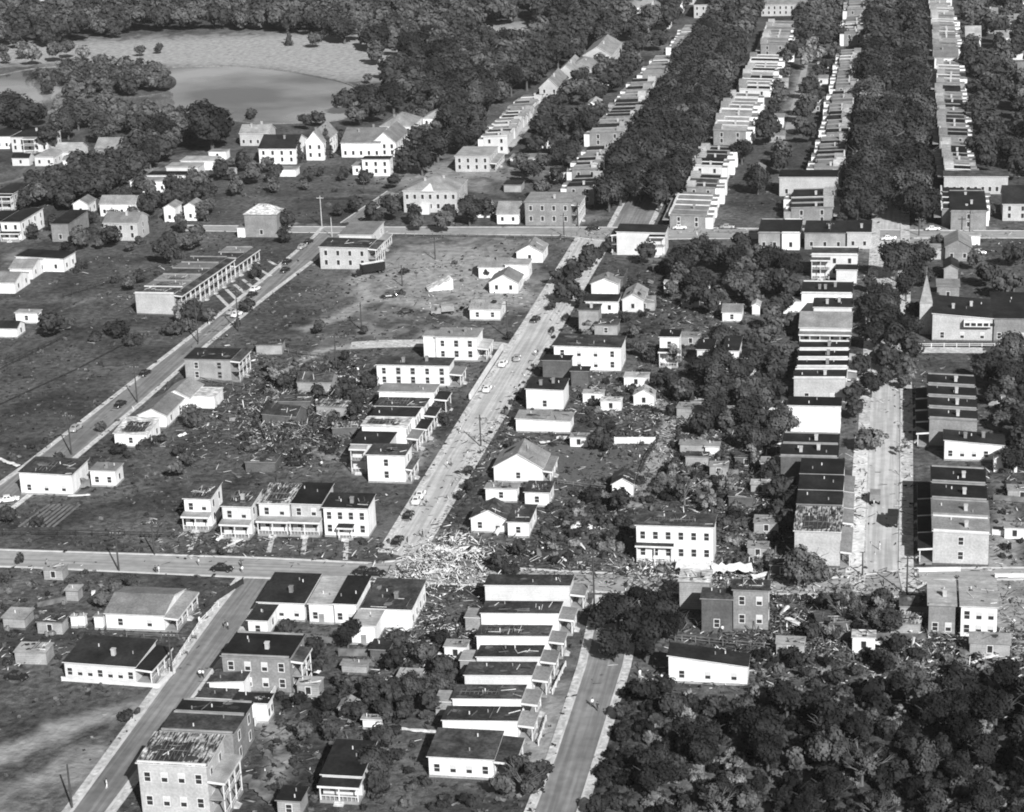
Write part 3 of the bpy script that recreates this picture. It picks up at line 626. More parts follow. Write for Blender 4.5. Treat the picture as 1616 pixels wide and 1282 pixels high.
Bd(801,824,834,797,3.4,'flat','W','w','flat roofed white cottage joined to the small gabled cottage','cottage',f=(1,1),s=(2,1),dmg=2)
Bd(966,764,999,748,2.9,'gy','W','w','small white garage with a broken roof leaning beside the alley','garage',pk=1.3,f=(1,1),s=None,dmg=2,rot=4)
Bd(1004,829,1125,809,8.0,'flat','W','w','two storey white tenement with six upper windows and torn roof','apartment block',f=(6,2),s=None,dmg=4,style='dark2',porch=('f',.9,4.1,1,'w',(0,.48)))
Bd(1073,701,1112,695,2.4,'flat','G','s','long grey open shed beside the alley','shed',f=None,s=None)
Bd(1113,705,1134,698,2.2,'flat','W','m','small white shed at the end of the grey open shed','shed',f=None,s=None)
Bd(1041,532,1071,521,7.6,'flat','W','t','narrow white two storey house with lower dark porch roof','house',f=(1,2),s=(1,2),porch=('f',2.4,4.4,1,'t'))
Bd(1100,552,1125,536,5,'flat','C','t','small grey house left of the white house with steps','house',f=(1,1),s=None)
Bd(1141,554,1165,531,6,'flat','W','t','white two storey house with a stepped side wing','house',f=(1,1),s=None,ext=[(4.6,-1.5,8.4,6,4.6,'W','t')])
Bd(1140,493,1170,481,2.8,'gx','W','s','low white gabled cottage among trees in the middle yards','cottage',pk=1.3,f=(1,1),s=None)
Bd(1187,482,1199,476,3,'gy','W','m','small white shed right of the low gabled cottage','shed',f=None,s=None)
Bd(1128,468,1137,464,2.3,'gy','W','m','tiny white privy alone in the middle yards','shed',f=None,s=None,over=.15)
# --- between the left street and the avenue
for i, (x1, y1, x2, y3, rm, wm) in enumerate([(290,787,331,761,'w','W'),(350,799,395,772,'w','C'),(408,794,456,764,'b','C'),(459,795,506,763,'t','L')]):
    Bd(x1,y1,x2,y3,6.6,'flat',wm,rm,f'two storey house with front porch, {ordn(i)} from the left of four alike','house',dy=.7,f=(2,2),s=(2,2),ch=1 if i == 1 else 0,dmg=[4,4,5,0][i],group='four alike houses with front porches',porch=('f',2.2,3.5,1,'G'))
Bd(510,801,579,779,6.6,'flat','W','t','white two storey house with dark door canopy right of the four alike','house',dy=.5,f=(4,2),s=None,ch=1,dmg=1,style='dark2',porch=('f',1.6,2.9,1,'t',(.35,.68)))
Bd(30,746,112,722,5.2,'flat','W','w','long white flat roofed building beside the vegetable rows','store',dx=-.3,f=(3,1),s=(1,1),dmg=3)
Bd(142,743,181,731,3.8,'flat','W','s','low white wing with two tall dark openings','store',dx=0,f=(2,1),s=(1,1),ch=1,style='dark2')
Bd(180,684,231,659,3.4,'flat','W','x','white house with its roof torn to pale decking','house',f=(1,1),s=(2,1),dmg=3,dy=.8)
Bd(218,655,262,628,3.3,'gy','W','s','white gabled house behind the torn roof house','house',pk=1.6,f=None,s=(2,1))
Bd(255,627,299,606,3.4,'gy','W','s','white gabled house nearest the grey brick ruin','house',pk=1.8,f=None,s=(2,1),ext=[(6.5,2,13,9,3.1,'W','x')])
Bd(291,567,363,550,6,'flat','G','t','scorched grey two storey house with ruined right side','house',f=(2,2),s=(1,2),dmg=2,style='dark',porch=('r',2.4,5.6,2,'w'))
Bd(579,718,638,701,6.6,'flat','W','w','white two storey house with double side porch near the avenue','house',f=(1,2),s=(1,2),dmg=2,porch=('r',1.4,3.4,1,'w'))
Bd(555,701,612,682,6.5,'flat','C','t','recessed rear half of the white double porch house','house',f=(1,1),s=None,porch=('f',1.8,6.1,2,'G',(0,.42)))
Bd(571,672,640,659,6.5,'flat','W','x','white rowhouse stripped to roof boards above the double porch house','rowhouse',f=None,s=(3,2),dmg=5,porch=('r',2.6,3.6,1,'s'))
Bd(585,657,654,643,6.5,'flat','W','t','white rowhouse with dark roof behind the stripped rowhouse','rowhouse',f=None,s=(3,2),porch=('r',2.6,3.6,1,'t'))
Bd(592,641,668,628,5.6,'flat','W','w','low white house with black roof third above the double porch house','house',f=None,s=(2,2),dmg=3,porch=('r',2.6,3.4,1,'t'))
Bd(598,618,684,606,5.4,'flat','W','s','white house with long dark slate roof below the chimney house','house',f=None,s=(2,2),porch=('r',3,3.6,1,'t'))
Bd(594,576,708,564,5.6,'flat','W','w','white house with two chimneys and small upper windows','house',f=(5,2),s=(1,1),ch=2,style='dark',porch=('r',3,3.4,1,'s'))
Bd(687,532,752,518,6.6,'flat','W','s','tall white house with two chimneys beside the white yard wall','house',f=(3,2),s=(1,1),ch=2,ext=[(-3.4,.5,-.03,6,6.6,'W','s')],style='dark',porch=('r',2.6,3.6,1,'m'))
Bd(741,488,789,474,3.3,'gx','W','s','white cottage with two dark windows by the side street','cottage',pk=1.4,f=(2,1),s=(1,1),dmg=1,style='dark2')
Bd(772,446,817,433,3.2,'gy','W','s','white cottage with wide front gable left of the avenue','cottage',pk=2.3,f=(2,1),s=(1,1))
Bd(755,422,800,408,3.4,'gx','W','s','white cottage with side gable behind the wide gabled cottage','cottage',pk=1.6,f=(2,1),s=None,ch=1)
Bd(797,418,833,409,4.4,'flat','W','m','flat roofed white cottage behind the wide gabled cottage','cottage',f=(1,1),s=(1,1))
Bd(815,398,856,385,3.3,'gy','W','s','farthest white gabled cottage beside the open lot','cottage',pk=2.2,f=(1,1),s=(1,1),dmg=1)
Bd(504,390,580,376,7,'flat','L','w','grey two storey apartment house with white corner porches','apartment block',dx=-.3,f=(4,2),s=None,dmg=2,style='dark2',porch=('r',2.6,6.4,2,'w'))
Bd(535,371,586,350,7.2,'flat','C','s','light roofed apartment house behind the grey apartment house','apartment block',f=(3,1),s=(2,2),dy=.2,porch=('r',2.4,3.4,1,'m'))
# --- terrace with two storey porches facing the upper left street
tb = P(213, 463, 6.4); t1, t2 = P(299, 450, 6.4), P(381, 394, 6.4); TA = math.atan2(t2.y-t1.y, t2.x-t1.x)-math.pi/2; TST = (t2-t1).length/6
ux, uy = Vector((math.cos(TA), math.sin(TA), 0)), Vector((-math.sin(TA), math.cos(TA), 0))
tw = solve_w(tb, TA, 274); y = 0
for i in range(9):
    o_ = tb + uy*(y+.0); hh = 6.4 if i < 6 else 4.2; xo = 0 if i < 6 else 3.5
    Bd(0,0,0,0,hh,'flat','L' if i == 0 else 'B','wsmwswmws'[i],f'porch fronted terrace house, {ordn(i)} from the broken brick end wall','rowhouse',rot=math.degrees(TA),org=o_+ux*xo,size=(tw-xo,TST-.2),dx=.2,par=True,f=None,s=(2,2 if i < 6 else 1),near=True,
       dmg=3 if i < 3 else 0,group='porch fronted terrace on the upper left street',porch=('r',2.4,hh-.3,2 if i < 6 else 1,'w'))
    y += TST
# --- upper left
Bd(385,339,436,330,7.6,'hip','B','x','brick house with pale hipped roof above the terrace','house',pk=2.6,f=(1,1),s=None,ch=1,ext=[(-2.6,-.5,-.03,4,3.2,'W','s')])
Bd(1,351,31,329,6.3,'flat','W','t','white two storey house with black roof and long sunlit side','house',rot=0,f=(2,2),s=(4,2),style='dark2',porch=('f',1.8,3,1,'t'))
Bd(-30,352,-4,333,5.5,'flat','W','t','white house cut by the left edge','house')
Bd(80,354,107,332,6,'flat','B','t','brick two storey house with black roof among shrubs','house',dy=.4,f=(1,1),s=(1,1))
Bd(163,352,216,340,6,'gx','L','s','pale brick house with crossed gables and bay windows','house',pk=2.4,f=(3,2),s=(1,2),ch=1)
Bd(115,322,138,314,4,'gy','W','s','small white gabled house behind the brick two storey house','house')
Bd(157,322,212,314,4.4,'gx','W','s','white bungalow half hidden by trees behind the crossed gable house','house')
Bd(258,328,275,320,5,'gy','W','s','white house front seen left of a dark tree','house')
Bd(290,326,309,318,5,'gy','W','s','white house gable right of a dark tree','house')
Bd(25,405,99,394,4.6,'flat','W','t','white store with wide black roof and dark garage door','store',dx=-.4,f=(3,1),s=(2,1),door=1,rot=-4)
Bd(15,424,50,410,3.4,'gx','W','s','white gabled cottage in front of the black roofed store','cottage',pk=1.7,s=(2,1),f=None)
Bd(-18,446,22,430,3.4,'gx','W','s','white gabled cottage at the left edge below the store','cottage',pk=1.8,s=(2,1),f=None)
Bd(24,494,58,489,3.2,'flat','W','m','white garage with one dark doorway beside a round bush','garage',f=(1,1),s=None)
Bd(-14,518,26,509,2.8,'gx','W','t','white house corner with black roof at the left edge','house',pk=1.3,f=None,s=(1,1))
Bd(205,286,262,280,4.2,'flat','W','m','long white bungalow with four narrow windows','house',f=(4,1),s=(1,1),style='dark2')
Bd(232,277,294,271,3.6,'flat','W','t','low white building behind the four window bungalow','house',f=None,s=None)
Bd(262,264,312,257,3.6,'flat','C','m','pale flat roofed house third behind the four window bungalow','house',f=None,s=None)
Bd(285,254,338,247,3.6,'flat','W','m','white flat roofed house farthest behind the four window bungalow','house',f=None,s=None)
Bd(17,217,74,206,6,'hip','C','t','pale mansion with dark hipped roof and columned portico','mansion',pk=2.2,ch=1,porch=('f',3,6,2,'m',(.4,.72)))
Bd(-20,216,15,207,5,'hip','W','t','white house left of the columned mansion','house')
Bd(54,248,84,238,3.6,'hip','C','m','pale bungalow roof below the columned mansion','house')
Bd(86,240,124,232,3.6,'gx','C','m','long light roofed bungalow right of the pale bungalow','house')
Bd(136,249,166,241,4,'flat','W','m','white block house beyond the dark hedge of trees','house',f=None)
Bd(150,234,190,225,3.6,'gx','B','s','grey roofed bungalow behind the white block house','house')
Bd(-10,306,20,290,6,'flat','L','t','two storey house with white porches at the far left edge','house',porch=('f',2,5.6,2,'t'))
Bd(60,290,74,285,3,'gy','W','s','tiny white gabled house in the dark tree belt','cottage')
# mansions by the lake
Bd(378,211,423,203,5,'gx','L','m','light roofed house beside the lone lakeside tree','mansion',pk=2.6,ch=2)
Bd(408,235,466,220,6,'gx','W','t','dark roofed white mansion with gabled right end','mansion',pk=3.6,ch=1,f=(4,2),s=(2,2))
Bd(482,225,510,208,7,'gy','W','s','tall white gabled house between two dark conifers','mansion',pk=4.2,f=(2,2),ch=2)
Bd(538,226,600,208,5.6,'gx','W','s','long roofed white mansion with round turret window','mansion',pk=3.8,ch=2,f=(5,1))
Bd(588,225,624,207,5.6,'gy','W','s','front gabled white mansion joined right of the long roof','mansion',pk=3.8,f=(3,2))
Bd(600,200,650,186,6,'hip','W','s','hip roofed white mansion behind the long roof','mansion',pk=3.6,ch=3)
Bd(667,188,703,178,5.5,'hip','W','m','white villa with light hipped roof before the dark woods','mansion',pk=2.6)
Bd(571,252,614,247,6.2,'flat','W','t','boxy white modern house with three upper windows','house',f=(3,2),s=(1,2),style='dark2')
Bd(556,262,570,256,3.4,'flat','W','m','low white garage wing left of the boxy white house','garage',f=(1,1),s=None)
Bd(440,268,466,263,2.6,'flat','W','m','small white shed beside the grassy vacant block','shed',f=None,s=None)
r_, w_, d_ = Bd(636,302,721,284,7.4,'hip','L','s','large brick school like house with dormer and white entrance porch','mansion',pk=3.2,f=(7,2),s=(2,2),ch=2)
b = MB(); b.poly([(w_*.34,-.5,7.4),(w_*.58,-.5,7.4),(w_*.46,-.5,9.4)]); b.poly([(w_*.34,-.5,7.4),(w_*.46,-.5,9.4),(w_*.46,4,9.4),(w_*.34,2,7.4)]); b.poly([(w_*.58,-.5,7.4),(w_*.58,2,7.4),(w_*.46,4,9.4),(w_*.46,-.5,9.4)]); b.build('gable','trim',r_)
b = MB(); b.box(w_*.33,-3,-.1,w_*.5,-.03,3.4); b.build('entrance_porch','trim',r_)
Bd(828,319,901,304,8,'flat','B','s','brick apartment block with eight white windows at the crossing','apartment block',f=(4,2),s=(2,2),ch=1,porch=('r',2.6,7,2,'m'))
Bd(718,247,772,232,5.8,'flat','L','m','pale brick house at the near end of the park terrace','house',f=(4,2),porch=('r',2.4,3.2,1,'m'))
Bd(795,292,822,285,2.6,'flat','G','t','small dark shed on the lawn behind the crossing','shed',f=None,s=None)
Bd(750,330,772,322,3,'gx','W','t','small white cottage right of the school like house','cottage')
Bd(784,338,818,326,3.4,'gx','W','s','white cottage left of the eight window apartment block','cottage')
for i, (x1, y1, x2, y3, h, pk) in enumerate([(851,139,882,122,5.5,4.0),(876,118,910,101,5.5,4.2),(920,88,965,68,6,4.0)]):
    Bd(x1,y1,x2,y3,h,'gy','L','s',f'pale gabled park villa, {ordn(i)} beyond the end of the park terrace','mansion',pk=pk,ch=1,group='pale gabled villas by the park woods')
Bd(890,110,942,97,6,'hip','L','s','wide hipped villa with a white dormer by the park woods','mansion',pk=3.5,ch=1)
Bd(968,20,1018,6,7,'hip','C','m','pale villa in the far trees at the top edge','mansion',pk=3)
Bd(1005,12,1022,0,10,'flat','W','m','tall white tower house at the top edge','house')
Bd(1095,8,1125,-6,7,'flat','L','t','pale block at the top edge left of the avenue','house')
Bd(1200,8,1272,-8,6,'gx','L','m','row of pale gables at the top edge between the avenues','house',pk=3)
Bd(20,8,50,-4,6,'gx','W','s','white house in the woods at the top left edge','house')
Bd(925,166,944,158,4,'gy','W','m','small pale cottage in the gardens behind the left terrace','cottage')
Bd(884,190,910,183,3,'gx','W','m','white roofed garage in the gardens behind the left terrace','garage')
Bd(855,222,880,216,3,'flat','W','m','white garden shed near the end of the park terrace','shed')
Bd(805,250,858,243,2.6,'flat','W','m','long low white garage behind the park terrace','garage',f=None,s=None)
Bd(1263,158,1303,153,3,'flat','W','s','white garage block in the alley between the terraces','garage',f=None,s=None)
Bd(1196,186,1236,180,4,'flat','W','s','white building with dark openings beside the alley','garage')
Bd(1556,191,1579,187,3,'flat','W','x','upper of two bright white garage roofs on the far right','garage',f=None,s=None)
Bd(1554,203,1579,198,3,'flat','W','x','lower of two bright white garage roofs on the far right','garage',f=None,s=None)
Bd(1558,33,1588,25,6,'flat','W','s','left of two white porch houses at the upper right','house',porch=('f',2,5,2,'m'))
Bd(1592,33,1625,25,6,'flat','W','s','right of two white porch houses at the upper right','house',porch=('f',2,5,2,'m'))
Bd(1524,62,1548,53,4,'gx','W','m','low white cottage left below the two porch houses','cottage')
Bd(1185,272,1205,262,4,'gy','W','m','small white gabled house behind the dark tree group','cottage')
Bd(1490,279,1591,270,6,'flat','L','w','pale brick cross wing with windows above the dark roofs','house',f=(9,1))
Bd(1230,280,1321,269,6.6,'flat','L','t','pale brick store with one framed window below the long terrace','store',f=(4,1))
Bd(1475,92,1512,77,6.5,'gx','W','s','white gabled house with two chimneys in the right terrace','house',pk=3,ch=2)

# --- terraces running up the avenues
def terrace(x1, y1, x2, y3, h, step, face, phrase, wall='B', rms='tsw', white=.5, gable=True, org=None):
    p = P(x1, y1, h); w = solve_w(p, 0, x2); L_ = solve_d(p, 0, y3, h); n = max(1, round(L_/step)); st = L_/n
    for i in range(n):
        jit = rnd.uniform(-.5, .5); hh = h+rnd.uniform(-.35, .35)
        rm = rnd.choice(rms); wm = wall if rnd.random() > .25 else rnd.choice('LBC')
        r, _, _ = Bd(0,0,0,0,hh,'flat',wm,rm,f'{ordn(i)} house up the {phrase}','rowhouse',org=Vector((p.x+jit, p.y+i*st, 0)),size=(w, st-.25),par=rnd.random() < .7,
           dx=-.4 if face == 'l' else .4,f=(2, 2) if i == 0 else None,s=(1, 2) if face == 'l' else None,near=False,group=phrase,ch=rnd.choice((0, 1)),over=.12)
        # street front: pale gable or cornice, porch; rear: narrower ell
        b = MB(); fx = -.3 if face == 'l' else w+.3; sg = -1 if face == 'l' else 1; m_ = st/2
        if gable and rnd.random() < .75:
            z0 = hh-.4; pk_ = rnd.uniform(1.5, 2.4)
            for a0, a1 in ((.1, m_), (m_, st-.35)):
                za, zb_ = (z0, z0+pk_) if a0 < m_-.01 else (z0+pk_, z0)
                q = [(fx, a0), (fx, a1), (fx-sg*3.2, a1), (fx-sg*3.2, a0)]; zz = [za, zb_, zb_, za]
                if sg > 0: q, zz = q[::1], zz[::1]
                else: q, zz = q[::-1], zz[::-1]
                b.hexa([(x, y, z+.18) for (x, y), z in zip(q, zz)], [(x, y, z+.4) for (x, y), z in zip(q, zz)], 0)
            b.poly([(fx, .1, z0), (fx, st-.35, z0), (fx, m_, z0+pk_)] if sg > 0 else [(fx, st-.35, z0), (fx, .1, z0), (fx, m_, z0+pk_)], 1)
            b.poly([(fx-sg*3.2, .1, z0), (fx-sg*3.2, st-.35, z0), (fx-sg*3.2, m_, z0+pk_)] if sg < 0 else [(fx-sg*3.2, st-.35, z0), (fx-sg*3.2, .1, z0), (fx-sg*3.2, m_, z0+pk_)], 1)
            b.build('front_gable', [rnd.choice('sm'), 'trim'], r)
        else:
            b.box(min(fx, fx-sg*.5), 0, hh-.3, max(fx, fx-sg*.5), st-.3, hh+.8); b.build('cornice', 'trim', r)
        b = MB(); u0, u1 = sorted((fx, fx+sg*2.2)); b.hexa([(u0, .3, 2.7), (u1, .3, 2.7), (u1, st-.6, 2.7), (u0, st-.6, 2.7)], [(u0, .3, 2.95), (u1, .3, 2.95), (u1, st-.6, 2.95), (u0, st-.6, 2.95)]); b.build('porch_roof', 'm', r)
        bx = w+.05 if face == 'l' else -.05; sg2 = 1 if face == 'l' else -1; ln = rnd.uniform(1.8, 3.0); u0, u1 = sorted((bx, bx+sg2*ln)); zt = hh-rnd.uniform(.3, 1.2)
        b = MB(); b.box(u0, .2, 0, u1, st*.6, zt, 0, mtop=1); b.build('rear_porch', ['W' if rnd.random() < white+.25 else 'G', 's'], r)
terrace(1487,330,1552,296,5.6,7.5,'l','dark roofed terrace below the brick cross wing',rms='t',gable=False)
terrace(1490,268,1530,222,5.8,7,'l','terrace above the brick cross wing on the right',rms='ts')
terrace(1483,216,1527,134,5.6,8.6,'l','long terrace of white rear porches on the right',rms='tsw',white=1)
terrace(1480,130,1516,98,5.8,8,'l','terrace above the long white porch terrace',rms='s')
terrace(1474,70,1510,20,5.8,8,'l','upper right terrace beyond the white gabled house',rms='sm',white=.8)
terrace(1468,18,1496,-14,5.8,8,'l','topmost right terrace at the top edge',rms='sm')
terrace(1247,328,1312,299,5.6,7.5,'r','dark roofed terrace below the pale brick store',rms='t')
terrace(1287,266,1330,216,5.8,7,'r','lower half of the long central terrace',rms='tsw',white=.9)
terrace(1303,210,1338,146,5.8,8,'r','upper half of the long central terrace',rms='tss',white=.9)
terrace(1318,138,1352,80,5.8,8.6,'r','far end of the central terrace facing the wide avenue',rms='sms',white=.9)
terrace(1331,54,1362,26,5.8,9,'r','short far terrace beyond the alley trees',rms='sm')
terrace(1338,16,1372,-12,5.8,9,'r','topmost central terrace at the top edge',rms='sm')
terrace(1055,340,1111,300,4.4,8,'l','lowest terrace right of the tree lined avenue',wall='W',rms='s',gable=False)
terrace(1085,296,1130,276,5.8,7,'l','short dark roofed terrace right of the tree lined avenue',rms='tw')
terrace(1094,262,1140,232,6.2,7,'l','brick terrace with white rear porches right of the avenue',rms='t',white=1)
terrace(1125,205,1176,148,6.0,8,'l','light roofed terrace right of the tree lined avenue',wall='C',rms='msm',white=1)
terrace(1165,140,1212,88,6.0,8.4,'l','second light roofed terrace right of the tree lined avenue',wall='C',rms='mst',white=1)
terrace(1199,70,1240,34,6.0,9,'l','far light terrace right of the tree lined avenue',rms='ms',white=1)
terrace(895,296,938,276,6,7,'r','short terrace behind the eight window apartment block',rms='t')
terrace(903,270,945,232,6,6.5,'r','brick terrace left of the tree lined avenue',rms='ts',white=.7)
terrace(932,210,985,190,5.4,8,'r','tin roofed terrace left of the tree lined avenue',rms='mst',gable=True)
terrace(956,186,1005,158,5.8,8,'r','dark roofed middle terrace left of the tree lined avenue',rms='ts')
terrace(980,156,1018,126,5.8,9,'r','upper middle terrace left of the tree lined avenue',rms='tsm',white=.8)
terrace(1015,118,1062,90,5.8,9,'r','far striped terrace left of the tree lined avenue',rms='ms',white=1)
terrace(1060,74,1100,42,5.8,9,'r','farthest striped terrace left of the tree lined avenue',rms='ms',white=1)
terrace(762,218,800,150,6.2,7.5,'r','park terrace with sunlit fronts',wall='C',rms='msw',white=.3)

# sheds, shacks and wrecked outbuildings in the near yards: (px, py of the near left eave, width m, depth m, height, roof, wall, roof mat, damage, label)
for px, py, w_, d_, h_, rf_, wm, rm, dm, ph in [
    (1068,660,7,4,2.6,'flat','G','s',3,'collapsed grey shed left of the middle yard trees'),(1090,648,5,3,2.4,'flat','G','w',2,'low dark shed near the top of the alley bend'),(1120,668,6,4,2.6,'gx','C','s',2,'cream shed with patched roof in the middle yards'),
    (1082,735,5,3,2.2,'flat','G','w',3,'broken grey hut below the long open shed'),(1120,752,4,3,2.4,'flat','G','m',1,'tin hut right of the alley foot'),(1160,738,5,4,2.4,'flat','D','w',2,'dark hut beside the small pale tin roofed house'),(1185,780,4,3,2.2,'flat','G','m',1,'little tin hut behind the unroofed end house'),
    (1150,800,5,3,2.4,'flat','D','w',3,'wrecked dark shed behind the white tenement'),(1190,842,5,4,2.4,'flat','G','s',2,'grey shed right of the white tenement'),(1180,880,4,3,2.2,'flat','G','m',2,'tin hut in the rubble right of the tenement'),(1215,910,5,3,2.4,'flat','D','w',2,'dark shed below the storm torn yards'),
    (1000,640,5,4,2.6,'gy','W','m',1,'white shed beside the alley top'),(920,636,5,3,2.4,'flat','W','m',1,'white hut left of the pointed conifer'),(948,648,5,3,2.4,'flat','W','x',2,'white hut right of the pointed conifer'),(985,610,6,4,2.4,'flat','W','m',1,'white garage below the dark yard path'),
    (900,705,4,3,2.2,'flat','W','m',1,'white privy by the gabled house lawn'),(1000,490,6,4,2.6,'gx','G','s',2,'grey shed amid upper yard scrub'),(1075,485,5,4,2.4,'flat','G','w',2,'dark shed amid upper yard scrub'),(1030,430,5,3,2.4,'flat','D','w',1,'dark hut below the corner porch apartments'),
    (1098,460,4,3,2.2,'flat','W','m',1,'white hut left of the tiny privy'),(1075,545,5,4,2.4,'flat','G','s',1,'grey hut between the two narrow white houses'),
    (415,672,9,6,3.0,'gx','D','w',5,'flattened dark house at the top of the wreckage'),(440,650,8,5,2.6,'flat','D','w',5,'dark wrecked house with fallen roof in the wreckage'),(500,655,8,5,2.4,'flat','G','b',5,'wrecked grey house stripped to boards in the wreckage'),(470,622,9,6,3.2,'gx','G','w',3,'dark gabled house standing in the wreckage'),
    (388,745,7,5,2.4,'flat','D','w',4,'dark crushed shed behind the four alike houses'),(525,690,6,4,2.2,'flat','D','b',4,'crushed shed left of the double porch house'),(405,560,7,5,2.6,'flat','G','w',4,'wrecked grey lean-to right of the scorched house'),
    (1390,1000,7,5,2.4,'flat','G','b',5,'crushed house under broken trees by the lower corner'),(1290,1000,7,5,2.2,'flat','D','w',5,'dark crushed house in the lower scrub'),(1420,975,6,4,2.4,'gx','G','w',4,'grey shed sunk among the broken trees'),(1530,1035,7,4,2.6,'gx','G','s',2,'grey gabled shed below the tin roofed white house'),
    (1225,1035,5,3,2.4,'flat','G','m',1,'grey hut right of the long plain white house'),(1345,1030,4,3,3.0,'flat','W','x',1,'small white hut on posts in the lower scrub'),
    (702,1040,4,3,2.4,'flat','W','m',1,'white privy behind the third narrow white house'),(628,1085,4,3,2.2,'flat','G','m',1,'grey hut in the garden trees of the lower block'),(535,1135,3,3,2.2,'gy','G','s',1,'grey privy under the garden trees'),(470,1100,4,3,2.4,'flat','G','m',1,'grey hut right of the brick double house'),
    (60,1000,5,3,2.4,'flat','G','w',2,'grey hut in the lower left yards'),(25,1048,6,4,2.4,'flat','G','m',3,'wrecked tin hut above the black car'),(70,915,4,3,2.2,'flat','G','m',1,'grey hut below the cross street at left'),
    (1568,745,5,4,3,'gy','W','m',1,'white rear hut of the brick rowhouses'),(1590,790,6,3,2.4,'flat','G','s',1,'grey shed right of the brick rowhouses'),(1585,850,4,3,2.2,'flat','W','m',1,'white privy right of the pale end wall'),(1560,640,5,4,2.6,'flat','G','s',1,'grey shed behind the southern brick rowhouses')]:
    g = P(px, py+h_*ppm(P(px, py))*.9*0); Bd(0,0,0,0,h_,rf_,wm,rm,ph,'shed',org=g,size=(w_,d_),f=(1,1) if dm < 3 else None,s=None,over=.2,dmg=dm,rot=rnd.uniform(-12,12) if dm > 2 else 0)

# ---------------------------------------------------------------- vegetation
rs = np.random.RandomState(5)
def crown_mesh(name, m, n, size, seed, kind='round', core=True, mats=None):
    """crown of unit radius centred at z=0: n leaf clumps over several lobes, uneven outline"""
    r = np.random.RandomState(seed)
    if kind == 'round':
        k = 11; c = r.normal(size=(k, 3)); c /= np.linalg.norm(c, axis=1)[:, None]; c *= r.uniform(.3, .62, (k, 1)); c[:, 2] *= .8; rad = r.uniform(.3, .5, k)
    elif kind == 'cone':
        k = 10; t = np.linspace(0, 1, k); c = np.stack([r.uniform(-.08, .08, k), r.uniform(-.08, .08, k), -1.2+2.6*t], 1); rad = .62*(1-t)+.08
    elif kind == 'bush':
        k = 6; c = r.uniform(-.5, .5, (k, 3)); c[:, 2] = r.uniform(-.3, .2, k); rad = r.uniform(.3, .5, k)
    else:                                                # torn: sparse, lopsided
        k = 7; c = r.uniform(-.65, .65, (k, 3)); c[:, 2] = r.uniform(-.5, .6, k); rad = r.uniform(.16, .36, k)
    li = r.choice(k, n, p=rad**2/np.sum(rad**2))
    d = r.normal(size=(n, 3)); d /= np.linalg.norm(d, axis=1)[:, None]
    pos = c[li] + d*(rad[li]*r.uniform(.62, 1.12, n))[:, None]
    nr = d*1.0 + r.normal(size=(n, 3))*.36; nr[:, 2] += .15; nr /= np.linalg.norm(nr, axis=1)[:, None]
    u = np.cross(nr, r.normal(size=(n, 3))); u /= np.linalg.norm(u, axis=1)[:, None]; w = np.cross(nr, u)
    s = (size*r.uniform(.5, 1.25, n))[:, None]
    v = np.stack([pos-u*s-w*s*.6, pos+u*s*.7-w*s*.8, pos+u*s+w*s*.7, pos-u*s*.6+w*s], 1).reshape(-1, 3)
    f = np.arange(n*4).reshape(n, 4)
    if core:                                             # solid lumps for the inner leaves, added to block light
        vv, ff = [v], [f]; o = len(v)
        for i in range(k):
            th = np.linspace(0, 2*np.pi, 8, endpoint=False); ph = np.linspace(-1.3, 1.3, 5)
            g = np.array([[np.cos(p)*np.cos(t), np.cos(p)*np.sin(t), np.sin(p)] for p in ph for t in th])*rad[i]*.72*r.uniform(.85, 1.1, (40, 1)) + c[i]
            q = np.array([[a*8+b_, a*8+(b_+1) % 8, (a+1)*8+(b_+1) % 8, (a+1)*8+b_] for a in range(4) for b_ in range(8)])+o
            vv.append(g); ff.append(q); o += 40
        v, f = np.vstack(vv), np.vstack(ff)
    if name is None: return v, f
    return np_mesh(name, v, f, [m])
def trunk_mesh(m, seed, bare=False):
    r = random.Random(seed); b = MB(); z = -1.15
    b.bar((0, 0, z-.25), (0, 0, z+.75), .075, .055, 7)
    for i in range(9 if bare else 6):
        a = r.uniform(0, 6.28); e = r.uniform(.3, .75) if not bare else r.uniform(.5, 1.0); z0 = z+.45+.3*r.random()
        p = Vector((math.cos(a)*e, math.sin(a)*e, z0+r.uniform(.4, .9))); b.bar((0, 0, z0), p, .035, .012, 5)
        for j in range(4 if bare else 1):
            a2 = a+r.uniform(-.8, .8); q = p+Vector((math.cos(a2)*.35, math.sin(a2)*.35, r.uniform(.1, .4))); b.bar(p*.8+Vector((0, 0, z0))*.2 if j % 2 else p, q, .014, .006, 4)
    return b.mesh('trunk', [m])
CR = {}
for key, kind, m in (('A', 'round', 'leafA'), ('B', 'round', 'leafB'), ('C', 'round', 'leafC'), ('T', 'torn', 'leafB'), ('D', 'round', 'leafD'), ('N', 'bush', 'leafD'), ('K', 'cone', 'leafA'), ('U', 'bush', 'leafA'), ('V', 'bush', 'leafB'), ('X', 'bush', 'leafC')):
    CR[key] = [crown_mesh('crown', m, {'round': 2600, 'cone': 1500, 'bush': 700, 'torn': 900}[kind], {'round': .062, 'cone': .07, 'bush': .10, 'torn': .06}[kind], 10*i+ord(key), kind, kind != 'torn') for i in range(4)]
TRK = [trunk_mesh('bark', i) for i in range(3)]; TRKB = [trunk_mesh('bark2', 9+i, True) for i in range(2)]
TREES = []     # (x, y, R, type, phrase or None)
def free(x, y, mrg=0):
    for pl in ROADS:
        if abs(pl[0][0]-x) < 150 and abs(pl[0][1]-y) < 900 and inside(pl, x, y): return False
    return True
def T(px, py, r, t='A', ph=None):
    R = r/ppm(P(px, py)); zc = R*1.1 if t in 'ABCTD' else (R*1.3 if t == 'K' else R*.5)
    p = P(px, py, zc); TREES.append((p.x, p.y, R, t, ph))
